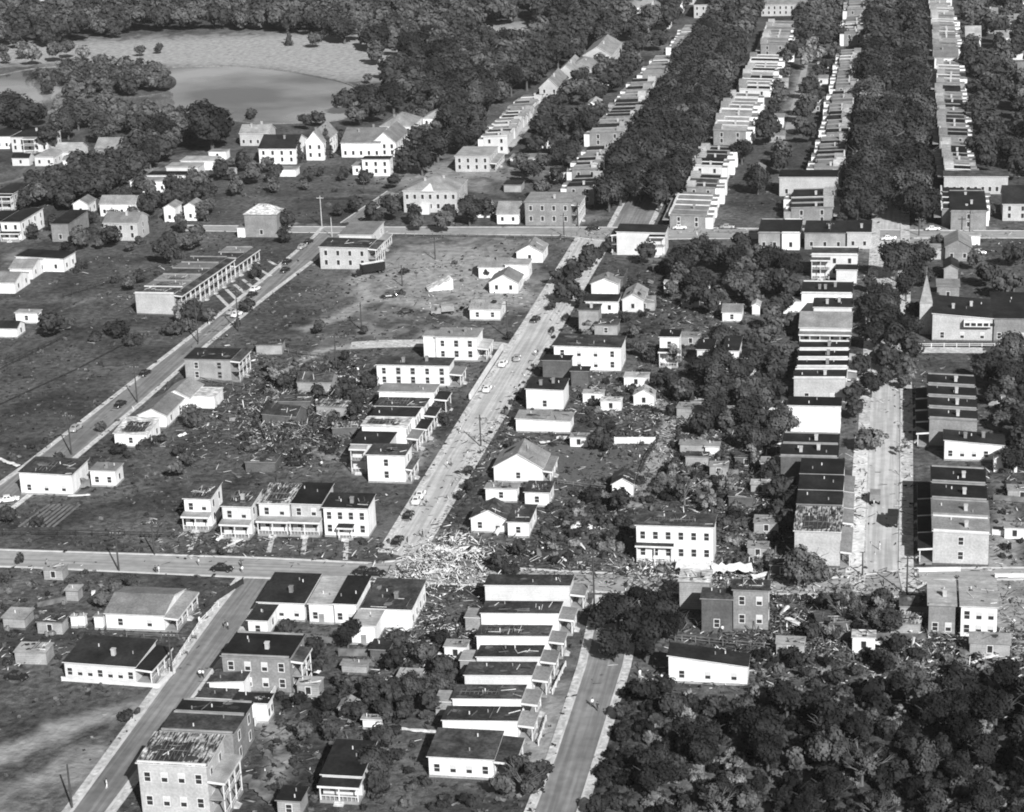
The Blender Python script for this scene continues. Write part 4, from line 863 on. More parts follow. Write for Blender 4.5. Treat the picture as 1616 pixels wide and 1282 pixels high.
for q in [(332,195,40,'A'),(396,180,12,'A'),(30,175,34,'A'),(75,215,22,'A'),(12,160,25,'A'),(105,190,26,'B'),(140,175,24,'B'),(165,200,24,'B'),(215,180,22,'B'),(255,200,24,'A'),(120,140,22,'B'),(160,125,20,'B'),(200,130,20,'A'),(240,125,18,'B'),(262,132,12,'A'),(290,205,18,'B'),
    (515,225,18,'K'),(470,235,16,'K'),(530,215,16,'A'),(545,155,22,'A'),(575,150,24,'A'),(560,180,18,'B'),(590,170,22,'A'),(620,150,26,'A'),(650,130,30,'B'),(690,120,30,'A'),(730,130,28,'A'),(720,160,26,'A'),(760,150,26,'A'),(500,185,14,'A'),(480,190,14,'A'),
    (455,57,11,'K'),(250,75,9,'A'),(222,78,10,'B'),(497,60,14,'B'),(590,80,20,'B'),(580,122,9,'B'),(635,250,22,'A'),(665,250,24,'A'),(690,225,28,'A'),(725,215,26,'A'),(715,190,26,'A'),(660,215,22,'A'),(745,180,22,'A'),(620,285,14,'A'),
    (860,205,26,'A'),(845,225,16,'A'),(830,265,14,'A'),(895,235,24,'A'),(900,255,20,'A'),(925,195,24,'A'),(950,180,14,'A'),(870,165,18,'A'),(905,140,20,'B'),(960,120,22,'A'),(990,100,18,'A'),(945,100,18,'B'),(1005,75,16,'A'),(1040,60,18,'A'),(1000,40,22,'A'),(1030,25,18,'A'),(860,255,14,'A'),(855,295,18,'B'),(880,275,16,'A'),
    (615,325,22,'A'),(590,335,20,'A'),(650,335,18,'A'),(700,345,20,'B'),(740,330,24,'A'),(770,325,18,'A'),(660,350,14,'B'),(710,335,18,'A'),(560,320,16,'A'),(535,330,12,'A'),(445,345,20,'A'),(448,370,14,'A'),
    (90,285,22,'A'),(120,275,22,'A'),(150,268,24,'A'),(180,265,22,'A'),(210,255,22,'A'),(235,240,24,'A'),(260,232,22,'A'),(60,300,20,'A'),(40,310,16,'A'),(100,310,20,'A'),(130,300,20,'A'),(160,290,20,'A'),(190,275,18,'A'),(275,310,20,'A'),(300,300,14,'B'),(195,305,16,'A'),(400,270,20,'B'),(370,290,18,'B'),(350,265,18,'A'),(385,250,16,'A'),(330,300,14,'B'),(580,280,12,'A'),(430,290,14,'B'),(480,290,10,'B'),
    (175,372,20,'A'),(130,378,16,'B'),(225,352,14,'A'),(255,395,22,'A'),(300,380,16,'B'),(285,350,14,'B'),(310,365,14,'B'),(80,508,24,'A'),(185,520,26,'U'),(150,530,16,'U'),(210,535,18,'V'),(280,470,20,'B'),(305,490,22,'A'),(270,520,22,'V'),(300,510,18,'V'),(205,445,14,'B'),(220,435,12,'A'),(130,418,12,'U'),(402,425,14,'A'),
    (905,425,24,'A'),(935,405,22,'A'),(895,455,22,'A'),(880,435,16,'A'),(915,470,16,'A'),(1020,395,20,'A'),(965,385,14,'A'),(1075,400,18,'A'),(1130,395,28,'A'),(1160,410,24,'A'),(1105,385,18,'A'),(1215,405,30,'A'),(1245,420,26,'A'),(1230,445,24,'A'),(1195,440,20,'B'),(1165,455,20,'B'),(1250,365,0.1,'A'),
    (1415,410,30,'A'),(1450,400,26,'A'),(1430,445,28,'A'),(1460,430,22,'A'),(1390,460,26,'A'),(1370,485,26,'A'),(1400,500,30,'A'),(1430,510,28,'A'),(1380,525,26,'A'),(1410,535,24,'A'),(1445,490,22,'A'),(1440,545,24,'A'),(1430,575,22,'B'),(1360,575,22,'A'),(1375,600,26,'A'),(1345,620,20,'A'),(1350,640,20,'A'),(1385,560,18,'B'),(1365,690,20,'B'),(1400,560,24,'A'),(1420,578,20,'A'),(1396,592,18,'A'),(1405,480,26,'A'),(1375,445,16,'A'),(1428,600,14,'B'),(1340,560,12,'A'),
    (1300,360,14,'A'),(1325,345,14,'A'),(1590,445,24,'B'),(1560,430,22,'A'),(1600,400,20,'A'),(1540,410,16,'B'),(1610,650,22,'A'),(1580,660,18,'B'),(1590,610,22,'B'),(1610,580,20,'B'),(1565,620,18,'A'),(1600,720,26,'A'),(1610,690,20,'A'),
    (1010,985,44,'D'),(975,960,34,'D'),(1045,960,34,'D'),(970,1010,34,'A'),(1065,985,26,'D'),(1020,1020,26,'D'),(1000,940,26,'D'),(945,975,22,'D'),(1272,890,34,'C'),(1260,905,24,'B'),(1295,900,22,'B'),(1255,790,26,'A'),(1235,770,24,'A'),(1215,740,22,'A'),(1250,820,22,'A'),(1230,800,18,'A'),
    (945,690,20,'A'),(958,700,14,'A'),(950,665,10,'K'),(1200,660,24,'A'),(1180,685,24,'A'),(1215,690,20,'A'),(1150,660,20,'B'),(1195,620,20,'A'),(1165,610,20,'B'),(1120,620,22,'A'),(1085,615,20,'A'),(1060,600,18,'A'),(1225,590,20,'A'),(1215,560,20,'A'),(1200,530,20,'B'),(1220,500,22,'B'),(1240,480,18,'A'),(1190,570,20,'A'),(1145,635,16,'A'),(1060,645,12,'A'),
    (880,655,10,'A'),(1030,560,14,'A'),(1010,550,14,'B'),(1015,585,18,'U'),(1040,600,16,'A'),(1000,520,14,'B'),(985,500,10,'A'),(895,500,12,'U'),(870,520,10,'U'),(845,620,12,'U'),(835,650,12,'U'),(690,490,10,'U'),(635,460,9,'U'),(275,740,16,'B'),(292,725,14,'B'),(282,710,12,'A'),(230,695,20,'U'),(250,692,14,'U'),(300,655,20,'B'),(185,708,18,'U'),(160,672,10,'B'),(205,715,14,'U'),(90,718,14,'U'),(70,695,10,'U'),(60,735,10,'U'),(48,705,8,'U'),
    (185,930,20,'B'),(165,945,18,'B'),(200,915,12,'A'),(455,990,16,'A'),(470,1000,12,'U'),(60,822,14,'U'),(10,810,16,'A'),(30,880,10,'A'),(650,1080,26,'A'),(620,1090,24,'A'),(690,1075,26,'B'),(580,1085,22,'A'),(560,1120,22,'A'),(545,1080,16,'B'),(605,1120,22,'A'),(680,1105,24,'A'),(700,1050,24,'A'),(670,1030,22,'B'),(640,1120,20,'A'),(500,1130,22,'U'),(480,1150,18,'B'),(520,1150,18,'A'),(590,1200,34,'A'),(600,1160,24,'A'),(570,1190,26,'A'),(595,1235,24,'A'),(625,1190,14,'A'),
    (820,1215,28,'B'),(845,1230,22,'A'),(790,1240,22,'B'),(860,1215,18,'A'),(740,1260,22,'U'),(700,1262,18,'U'),(640,1262,14,'V'),(820,865,16,'A'),(790,885,20,'A'),(805,900,16,'U'),(870,800,12,'U'),(950,800,16,'U'),(965,845,20,'V'),(985,820,18,'U'),(935,780,22,'U'),(980,790,22,'A'),(905,775,14,'U'),
    (505,515,12,'B'),(500,520,9,'A'),(575,520,9,'A'),(545,560,10,'A'),(770,430,8,'A'),(540,575,12,'U'),(450,600,16,'A'),(430,575,16,'B'),(480,590,14,'A'),(540,610,22,'A'),(560,620,20,'A'),(580,600,16,'A'),(520,600,18,'U'),(500,620,16,'A'),(560,640,18,'A'),(330,495,14,'B'),(375,505,8,'K'),(390,480,14,'A'),
    (200,1130,16,'U'),(215,1122,10,'U'),(590,695,12,'U'),(690,640,12,'A'),(700,660,12,'A'),(705,640,10,'B'),(670,600,10,'U'),(765,585,7,'U'),(350,870,8,'A'),(575,855,10,'U'),(600,860,8,'U'),(725,780,10,'A'),(740,765,12,'A'),(740,740,9,'A'),(805,700,10,'A'),
    (225,320,16,'A'),(330,325,10,'U'),(1440,590,12,'T'),(1335,885,8,'U'),(1475,470,12,'A'),(1480,380,14,'A'),(1562,330,12,'A'),(805,530,8,'A'),(870,480,10,'A'),(1040,420,18,'U'),(1085,440,22,'U'),(1120,445,18,'U'),(1000,450,14,'A'),(1060,455,16,'B'),(1010,470,12,'A')]:
    T(*q)
# storm-torn crowns
for q in [(1355,190,22,'T'),(1385,185,26,'T'),(1415,195,26,'T'),(1440,215,24,'T'),(1395,220,26,'T'),(1420,240,24,'T'),(1375,160,22,'T'),(1405,165,22,'T'),(1270,85,22,'T'),(1290,75,20,'T'),(1385,690,20,'T'),(1425,705,14,'T'),(280,490,18,'T'),(440,590,18,'T'),(930,520,16,'T'),(1060,560,20,'T'),(1080,770,26,'T'),(1120,780,24,'T'),(1060,740,20,'T'),(1145,760,20,'T'),(825,1225,30,'T'),(1330,960,30,'T'),(1370,970,30,'T'),(1400,960,24,'T'),(1190,720,20,'T')]:
    T(*q)
PHR = {}
def avenue(fn, y0, y1, off, step, phrase, R0=7.0):
    """fn(t) -> world x of the street's centre; trees at world y"""
    for sgn, side in ((-1, 'left'), (1, 'right')):
        y = y0; i = 0
        while y < y1:
            x = fn(y)+sgn*off+rnd.uniform(-1.8, 1.8); R = rnd.uniform(.78, 1.18)*R0
            TREES.append((x, y+rnd.uniform(-2, 2), R, rnd.choice('AAAB'), f'{ordn(i)} tree up the {side} side of the {phrase}')); i += 1
            y += step*rnd.uniform(.8, 1.2)
def lin(a, b):
    A, B_ = P(*a), P(*b); return lambda y: A.x+(B_.x-A.x)*(y-A.y)/(B_.y-A.y)
fA = lin((1000, 350), (1180, 0)); fC = lin((1400, 375), (1414, 0))
avenue(fA, P(1000, 335).y, P(1160, -25).y, 8.5, 10.5, 'tree lined avenue by the park', 7.2)
avenue(fA, P(1000, 320).y, P(1160, -25).y, 2.5, 15, 'middle canopy over the park avenue', 6.4)
avenue(fC, P(1400, 356).y, P(1414, -25).y, 8.5, 10.5, 'wide avenue with storm gaps', 7.2)
avenue(fC, P(1400, 348).y, P(1414, -25).y, 2.5, 15, 'middle canopy over the wide avenue', 6.0)
def scatter(poly, sp, R0, R1, types, phrase=None, avoid=True, tries=None):
    w = [P(*q) for q in poly]; pl = [(p.x, p.y) for p in w]; xs = [p[0] for p in pl]; ys = [p[1] for p in pl]
    area = abs(sum(pl[i][0]*pl[(i+1) % len(pl)][1]-pl[(i+1) % len(pl)][0]*pl[i][1] for i in range(len(pl))))/2
    out = []
    for _ in range(int(area/(sp*sp)*8)):
        x, y = rnd.uniform(min(xs), max(xs)), rnd.uniform(min(ys), max(ys))
        if not inside(pl, x, y) or any((x-a)**2+(y-b_)**2 < sp*sp*.7 for a, b_, _ in out): continue
        R = rnd.uniform(R0, R1)
        if avoid and not (free(x, y) and free(x, y-R*.8) and free(x-R*.6, y) and free(x+R*.6, y)): continue
        out.append((x, y, R)); TREES.append((x, y, R, rnd.choice(types), phrase))
scatter([(-60,-25),(1000,-25),(960,25),(850,60),(770,40),(700,85),(640,95),(560,75),(480,55),(400,50),(320,50),(250,52),(180,62),(100,72),(40,80),(-60,85)], 10.5, 5, 8.5, 'AABB')
scatter([(640,95),(770,80),(800,85),(870,60),(1000,0),(1100,0),(1050,50),(900,110),(850,135),(800,160),(740,200),(700,180),(620,160),(610,120)], 9.5, 5, 8, 'AAAB')
scatter([(0,85),(110,90),(160,100),(0,112)], 13, 3, 6, 'BBC')
scatter([(50,125),(110,110),(200,116),(255,122),(190,140),(175,185),(100,205),(60,160)], 13, 2.6, 4.6, 'AABBT', avoid=False)
scatter([(50,305),(150,268),(250,225),(290,232),(215,288),(110,335),(30,335)], 6.5, 3.5, 5.6, 'AAAB')
scatter([(215,300),(330,290),(335,350),(240,350)], 9, 2.5, 4.5, 'AAB', 'tree about the upper left houses')
scatter([(330,262),(440,272),(560,285),(620,290),(470,290),(360,290)], 10, 2, 3.6, 'AAB')
scatter([(60,345),(230,350),(330,380),(300,410),(120,400),(50,385)], 10, 2, 4, 'AABU', 'tree in the upper left yards')
scatter([(640,180),(700,165),(760,190),(760,230),(700,245),(640,215)], 8, 3, 5.5, 'AAAB')
scatter([(800,230),(900,150),(960,110),(1010,80),(1000,130),(940,190),(890,260),(830,300)], 10, 3, 5.5, 'AAAB')
scatter([(0,195),(330,195),(380,215),(330,240),(250,215),(0,205)], 10, 4, 7, 'AABB')
scatter([(110,118),(170,112),(262,120),(265,140),(200,150),(120,144),(98,130)], 6, 2.6, 5, 'ABB', avoid=False)
scatter([(1185,225),(1230,120),(1255,70),(1330,60),(1300,140),(1285,220),(1240,300),(1180,320),(1150,300)], 15, 3, 6, 'AAB')
scatter([(1250,-5),(1330,-5),(1325,30),(1310,70),(1255,65),(1260,30)], 10, 4, 7, 'AB')
scatter([(1535,-5),(1640,-5),(1640,280),(1600,300),(1540,230),(1530,120),(1520,60)], 12, 4, 7, 'AAB')
scatter([(1495,210),(1560,225),(1600,275),(1555,280),(1535,240)], 9, 4, 7, 'AA')
scatter([(1100,560),(1240,540),(1245,700),(1200,720),(1140,700),(1080,680),(1075,600)], 9, 2.6, 5, 'AAB', 'tree in the middle yards west of the black roofed rows')
scatter([(1060,430),(1190,400),(1255,440),(1250,520),(1180,510),(1060,500)], 9, 2.4, 4.8, 'AAB', 'tree in the yards below the cross street houses')
scatter([(1590,550),(1640,550),(1640,800),(1600,760),(1560,690),(1555,600)], 8, 2.6, 4.6, 'AAB', 'tree in the yards behind the brick rowhouses')
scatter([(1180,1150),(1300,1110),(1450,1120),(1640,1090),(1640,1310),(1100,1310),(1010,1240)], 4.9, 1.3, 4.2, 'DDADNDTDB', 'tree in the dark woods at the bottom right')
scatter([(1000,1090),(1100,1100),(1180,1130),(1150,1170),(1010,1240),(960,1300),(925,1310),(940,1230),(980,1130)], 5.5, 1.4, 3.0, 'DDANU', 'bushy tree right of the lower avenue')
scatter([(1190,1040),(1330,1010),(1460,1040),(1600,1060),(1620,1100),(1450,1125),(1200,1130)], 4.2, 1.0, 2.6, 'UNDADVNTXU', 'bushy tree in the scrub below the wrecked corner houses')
scatter([(1260,960),(1440,955),(1450,1000),(1280,1020)], 4.6, 1.8, 3.4, 'DUTAN', 'broken tree heaped between the two lower brick houses')
scatter([(450,1030),(720,1010),(700,1100),(620,1180),(560,1150),(440,1140)], 6.5, 1.5, 3, 'NVADU', 'small tree in the back yards of the lower block')
scatter([(930,750),(1060,740),(1240,720),(1240,860),(1150,860),(1140,800),(1000,800),(990,880),(870,870)], 8, 1.2, 2.8, 'UVVX', 'bush in the yards around the white tenement')
scatter([(0,700),(80,690),(0,740)], 7, 1, 2, 'UV')
SHRUB = []
def scat_sh(poly, sp, R0, R1, types, phrase):
    n0 = len(TREES); scatter(poly, sp, R0, R1, types, phrase); new = TREES[n0:]; del TREES[n0:]; SHRUB.extend(new)
scat_sh([(60,410),(240,400),(330,440),(300,560),(200,590),(60,560),(120,500)], 15, .5, 2.0, 'UV', 'bush in the rough ground below the terrace')
scat_sh([(280,275),(560,275),(600,300),(480,350),(300,350)], 17, .5, 2.0, 'UV', 'bush on the grassy vacant block')
scat_sh([(20,850),(280,850),(280,880),(20,870)], 5, .5, 1.3, 'UV', 'bush on the bank above the lower cross street')
scat_sh([(0,900),(170,905),(150,1010),(60,1070),(0,1060)], 7, .6, 1.6, 'UVX', 'bush in the lower left yards')
scat_sh([(430,1080),(700,1160),(680,1260),(420,1270)], 7, .6, 1.6, 'UV', 'bush behind the white bungalow by the lower avenue')
scat_sh([(400,590),(560,590),(560,690),(400,690)], 6, .7, 1.8, 'UV', 'bush among the ruins in the middle block')
scat_sh([(880,600),(1030,600),(1030,690),(960,760),(880,690)], 7, .6, 1.6, 'UVX', 'bush in the gardens right of the main avenue')
scat_sh([(1000,840),(1240,860),(1240,900),(1140,905),(1130,860)], 6, .7, 1.6, 'UV', 'bush beside the white tenement')
scat_sh([(700,1020),(760,1010),(700,1130),(640,1150)], 6, .8, 1.8, 'UV', 'bush at the back of the narrow white houses')
scat_sh([(560,440),(760,390),(780,460),(680,520),(430,540)], 20, .4, 1.3, 'UV', 'bush on the open lot beside the trailer')
scat_sh([(1000,1060),(1040,1050),(1060,1090),(990,1100)], 4, .5, 1.2, 'UV', 'bush beside the lower avenue verge')
scat_sh([(400,570),(560,585),(565,700),(480,735),(380,720),(410,620)], 3.1, .6, 2.1, 'UNNV', 'bush in the dark wreckage')
scat_sh([(930,600),(1060,600),(1240,620),(1240,900),(1140,900),(1130,800),(1000,800),(990,880),(870,890),(860,830),(950,760),(1040,760),(1045,700),(930,690)], 3.8, .6, 2.3, 'UNVNUX', 'bush in the crowded middle yards')
scat_sh([(960,430),(1260,440),(1250,600),(1060,600),(990,560),(960,500)], 5, .6, 1.8, 'UNVU', 'bush in the upper middle yards')
scat_sh([(430,1040),(740,1000),(700,1130),(680,1280),(420,1280),(440,1130)], 4.4, .5, 1.6, 'UNVN', 'bush in the lower back yards')
scat_sh([(0,905),(190,905),(160,940),(90,1010),(60,1050),(0,1070)], 5, .5, 1.4, 'UNVX', 'bush in the lower left gardens')
scat_sh([(1560,560),(1640,560),(1640,890),(1575,890)], 4.5, .6, 1.6, 'UNV', 'bush behind the brick rowhouses')
scat_sh([(560,590),(590,600),(580,640),(540,690),(545,640)], 3.5, .6, 1.6, 'UN', 'bush behind the chimney house')
scat_sh([(760,660),(830,600),(870,500),(905,480),(860,600),(800,690),(760,800),(700,860),(720,790)], 4, .5, 1.3, 'UNV', 'bush along the right kerb of the avenue')
scat_sh([(1000,1085),(1180,1110),(1320,1090),(1640,1090),(1640,1310),(940,1310),(960,1180)], 2.5, .8, 2.3, 'NNNUNUVX', 'bush in the dark scrub at the bottom right')
scat_sh([(1190,1030),(1640,1040),(1640,1100),(1190,1105)], 3.0, .5, 1.6, 'NUVXUT'.replace('T', 'V'), 'bush in the wreckage strip at the lower right')
for k in list(TREES):
    if k[3] in 'UVXN': TREES.remove(k); SHRUB.append(k)
CLR = [P(*q) for q in [(772,48),(800,38),(860,40),(855,62),(815,86),(780,80)]]; CLR = [(p.x, p.y) for p in CLR]
TREES = [t for t in TREES if not inside(CLR, t[0], t[1])]
TREES.sort(key=lambda t: -t[2]*ppm((t[0], t[1], 0)))
def instance(t, nm, cat):
    x, y, R, ty, ph = t; i = rnd.randrange(4); root = thing(nm, (x, y, 0), rnd.uniform(0, 6.28), None, cat)
    sc = Vector((R*rnd.uniform(.9, 1.12), R*rnd.uniform(.9, 1.12), R*rnd.uniform(.92, 1.15)))
    if ty in 'ABCTD': zc = 1.12*sc.z; sc.z *= .95
    elif ty == 'K': zc = sc.z*1.25
    else: zc = sc.z*.42
    c = link('crown', CR[ty][i], root, (0, 0, zc)); c.scale = sc
    if ty in 'ABCTDK':
        tr = link('trunk', (TRKB if ty == 'T' else TRK)[i % 2], root, (0, 0, zc)); tr.scale = sc
    TODO.append((root, ty, (x, y), R, ph)); return root
N_IND = 296
for t in TREES[:N_IND]: instance(t, {'K': 'conifer', 'T': 'storm_broken_tree'}.get(t[3], 'tree'), 'tree')
SHRUB.sort(key=lambda t: -t[2]*ppm((t[0], t[1], 0)))
for t in SHRUB[:290]: instance(t, 'bush', 'bush')
# the rest of the trees, too many and too far to count: one object
LOW = {k: [crown_mesh(None, None, n, s, 100+i, kd, True) for i in range(3)] for k, n, s, kd in (('A', 420, .13, 'round'), ('T', 500, .08, 'torn'), ('K', 260, .13, 'cone'), ('U', 160, .16, 'bush'))}
vs, fs, ms, off = [], [], [], 0
for t in TREES[N_IND:]+SHRUB[290:]:
    x, y, R, ty, _ = t; kk = ty if ty in 'TK' else ('A' if ty in 'ABCD' else 'U'); v, f = LOW[kk][rnd.randrange(3)]
    a = rnd.uniform(0, 6.28); ca, sa = math.cos(a), math.sin(a); sz = rnd.uniform(.9, 1.15)
    vv = np.stack([(v[:, 0]*ca-v[:, 1]*sa)*R+x, (v[:, 0]*sa+v[:, 1]*ca)*R+y, v[:, 2]*R*sz+R*(1.12 if kk != 'U' else .42)], 1)
    vs.append(vv); fs.append(f+off); off += len(vv); ms.append(np.full(len(f), {'A': 0, 'K': 0, 'U': 0, 'B': 1, 'V': 1, 'D': 3, 'N': 3}.get(ty, 2)))
me = np_mesh('woodland', np.vstack(vs), np.vstack(fs), ['leafA', 'leafB', 'leafC', 'leafD'], np.concatenate(ms))
tag(link('woodland', me), 'distant mass of dark tree crowns behind the lake and terraces', 'woods', kind='stuff')
# weeds and rough grass
def weeds(n):
    X = rs.uniform(-330, 70, n*6); Y = rs.uniform(268, 760, n*6)
    D = np.sqrt(X**2+Y**2+CAM_H**2); keep = rs.rand(n*6) < (380/D)**2
    X, Y = X[keep], Y[keep]; X, Y = X[:n], Y[:n]
    pat = np.sin(X*.11+1.3)*np.sin(Y*.09+.4)+np.sin(X*.05+Y*.04)+.9*np.sin(X*.23-Y*.19); keep = rs.rand(len(X)) < .35+.3*pat
    X, Y = X[keep], Y[keep]; bad = np.zeros(len(X), bool)
    for pl in ROADS:
        xs = np.array([p[0] for p in pl]); ys = np.array([p[1] for p in pl])
        c = (X > xs.min()) & (X < xs.max()) & (Y > ys.min()) & (Y < ys.max()); idx = np.nonzero(c)[0]
        if not len(idx): continue
        x, y = X[idx], Y[idx]; ins = np.zeros(len(idx), bool); j = len(pl)-1
        for i in range(len(pl)):
            xi, yi, xj, yj = xs[i], ys[i], xs[j], ys[j]; q = ((yi > y) != (yj > y)) & (x < (xj-xi)*(y-yi)/(yj-yi+1e-9)+xi); ins ^= q; j = i
        bad[idx[ins]] = True
    X, Y = X[~bad], Y[~bad]; n = len(X); k = 3
    v = np.zeros((n, k, 4, 3)); s = rs.uniform(.2, 1.0, n)**1.8*.5+.1
    for q in range(k):
        a = rs.uniform(0, np.pi, n); dx, dy = np.cos(a)*s*.8, np.sin(a)*s*.8; ox, oy = rs.normal(0, .25, n)*s, rs.normal(0, .25, n)*s; h = s*rs.uniform(.4, 1.1, n); lx, ly = rs.normal(0, .6, n)*s, rs.normal(0, .6, n)*s
        for c_, (sx, zz) in enumerate(((-1, 0), (1, 0), (.7, 1), (-.7, 1))):
            v[:, q, c_, 0] = X+ox+dx*sx+lx*zz; v[:, q, c_, 1] = Y+oy+dy*sx+ly*zz; v[:, q, c_, 2] = h*zz
    mi = np.repeat(rs.choice(3, n, p=[.25, .45, .3]), k)
    return np_mesh('weeds', v.reshape(-1, 3), np.arange(n*k*4).reshape(-1, 4), ['leafA', 'leafB', 'leafC'], mi)
tag(link('weeds', weeds(60000)), 'weeds and rough tufts of grass over the yards and vacant lots', 'weeds', kind='stuff')

# ---------------------------------------------------------------- storm debris
def boards(n, px, py, rx, ry, white=.4, big=1.0, hgt=.5, seed=0):
    p0 = P(px, py); out_v, out_f, out_m = [], [], []; r = np.random.RandomState(int(px*7+py+seed))
    cube = np.array([[-1, -1, -1], [1, -1, -1], [1, 1, -1], [-1, 1, -1], [-1, -1, 1], [1, -1, 1], [1, 1, 1], [-1, 1, 1]])*.5
    fc = np.array([[0, 3, 2, 1], [4, 5, 6, 7], [0, 1, 5, 4], [1, 2, 6, 5], [2, 3, 7, 6], [3, 0, 4, 7]])
    i = 0
    for _ in range(n):
        x, y = r.normal(0, .5, 2); X, Y = p0.x+x*rx, p0.y+y*ry; t = r.rand()
        if t < .68: L, W_, H_ = r.uniform(.3, 2.2)*(.7+.3*big), r.uniform(.08, .2), .05
        elif t < .975: L, W_, H_ = r.uniform(.25, .9), r.uniform(.2, .6), .05
        else: L, W_, H_ = r.uniform(1.0, 2.4)*big, r.uniform(.6, 1.3)*big, .1
        a, b_ = r.uniform(0, 3.14), r.normal(0, .22 + .25*(hgt > 1)); c_ = r.normal(0, .15+.2*(hgt > 1))
        v = cube*[L, W_, H_]*(1 if t < .68 else 0)+ (cube*[L, W_, H_]*r.uniform(.3, 1.2, (8, 1)) if t >= .68 else 0); cb, sb = math.cos(b_), math.sin(b_); v = np.stack([v[:, 0]*cb-v[:, 2]*sb, v[:, 1], v[:, 0]*sb+v[:, 2]*cb], 1)
        cb, sb = math.cos(c_), math.sin(c_); v = np.stack([v[:, 0], v[:, 1]*cb-v[:, 2]*sb, v[:, 1]*sb+v[:, 2]*cb], 1)
        ca, sa = math.cos(a), math.sin(a); v = np.stack([v[:, 0]*ca-v[:, 1]*sa, v[:, 0]*sa+v[:, 1]*ca, v[:, 2]], 1)
        z = -v[:, 2].min()+.02+abs(r.normal(0, .4))*hgt*math.exp(-(x*x+y*y)*2)
        out_v.append(v+[X, Y, z]); out_f.append(fc+i); i += 8; m = 0 if r.rand() < white*(.42 if hgt < 2.5 else .7) else (1 if r.rand() < .6 else 2); out_m += [m]*6
    return out_v, out_f, out_m
def debris(label, fields):
    V, F_, M_, o = [], [], [], 0
    for fl in fields:
        v, f, m = boards(*fl)
        for a in v: V.append(a)
        for a in f: F_.append(a+o)
        o += 8*len(v); M_ += m
    tag(link('debris', np_mesh('debris', np.vstack(V), np.vstack(F_), ['dbw', 'dbg', 'dbd'], np.array(M_))), label, 'debris', kind='stuff')
debris('pale heap of splintered boards spilling onto the street corner', [(1100,705,888,9,15,1.2,1.1,3.4),(200,650,905,8,6,.9,1,.6),(260,745,895,8,12,1.0,1,1.6),(110,720,850,8,10,.5,1,.5)])
debris('broken boards strewn behind the narrow white houses', [(500,700,1000,12,20,.4,1,.9),(300,660,990,10,18,.5,1,.9),(300,650,1060,16,20,.3,1,.8),(160,700,990,9,18,.35,1,.5),(150,660,1000,8,16,.6,1,.8),(130,720,1030,6,14,.35,1,.4),(50,690,1120,7,10,.5,1,.3),(120,640,985,6,16,.7,1.2,.8)])
debris('dark wreckage of flattened houses in the middle block', [(2600,470,650,30,40,.28,1,1.8),(1400,480,690,32,18,.4,1,1.0),(500,450,680,8,6,.3,1,3.0),(500,530,640,8,6,.25,1,3.0),(400,430,650,7,6,.3,1,2.8),(500,440,625,14,20,.3,1,2.2),(500,510,640,12,16,.3,1,2.2),(400,520,600,18,16,.35,1,1.4),(160,430,600,16,26,.4,1,.5),(200,500,575,24,20,.4,1,.5),(120,400,560,16,20,.4,1,.5),(100,490,735,10,12,.2,1,.5),(120,560,590,14,16,.3)])
debris('scraps of timber and junk over the open lot', [(110,650,445,30,50,.7),(120,690,425,20,40,.6),(140,740,470,22,30,.7),(60,600,470,26,30,.5),(70,800,470,12,20,.6),(60,700,500,20,20,.5),(50,860,470,8,20,.6)])
debris('rubbish scattered along the main avenue fronts', [(120,755,740,6,20,.7,1,.5),(120,770,690,6,20,.6,1,.8),(80,725,800,5,18,.5),(90,690,640,6,26,.6),(50,660,720,4,14,.5),(140,830,680,10,12,.5,1,.8),(50,860,705,8,8,.7)])
debris('wreckage around the white tenement and light car', [(700,870,870,22,22,.4,1,1.0),(500,1070,905,24,8,.6,1,1.2),(400,930,800,20,22,.4,1,.7),(160,810,890,12,12,.45,1,.8),(160,880,800,12,20,.4),(200,1040,900,16,8,.6,1,.9),(120,960,905,12,8,.5),(110,1160,870,14,20,.35),(90,930,850,16,16,.3)])
debris('splintered wreckage at the lower cross street houses', [(700,1420,1010,34,14,.45,1,1.2),(400,1230,1010,18,18,.45,1,1.0),(400,1580,1060,16,20,.5,1,1.0),(300,1300,1080,30,18,.4,1,.8),(500,1100,925,16,10,.8,1.1,1.6),(900,1380,968,30,14,.35,1,1.8),(600,1280,985,24,12,.45,1,1.2),(500,1530,1020,20,16,.5,1,1.2),(600,1350,1020,36,18,.4,1,.8),(300,1480,1070,34,20,.4,1,.6),(200,1250,1060,16,16,.4,1,.6),(300,1130,910,14,10,.6,1.2,1.2),(200,1290,1000,24,10,.4,1,.7),(240,1390,965,26,14,.3,1,1.2),(200,1500,1000,16,12,.45,1,.7),(160,1540,1030,16,10,.5,1,.6),(140,1240,960,12,14,.5),(120,1360,1020,26,10,.4),(60,1050,1070,8,8,.5),(70,1200,1030,12,10,.4)])
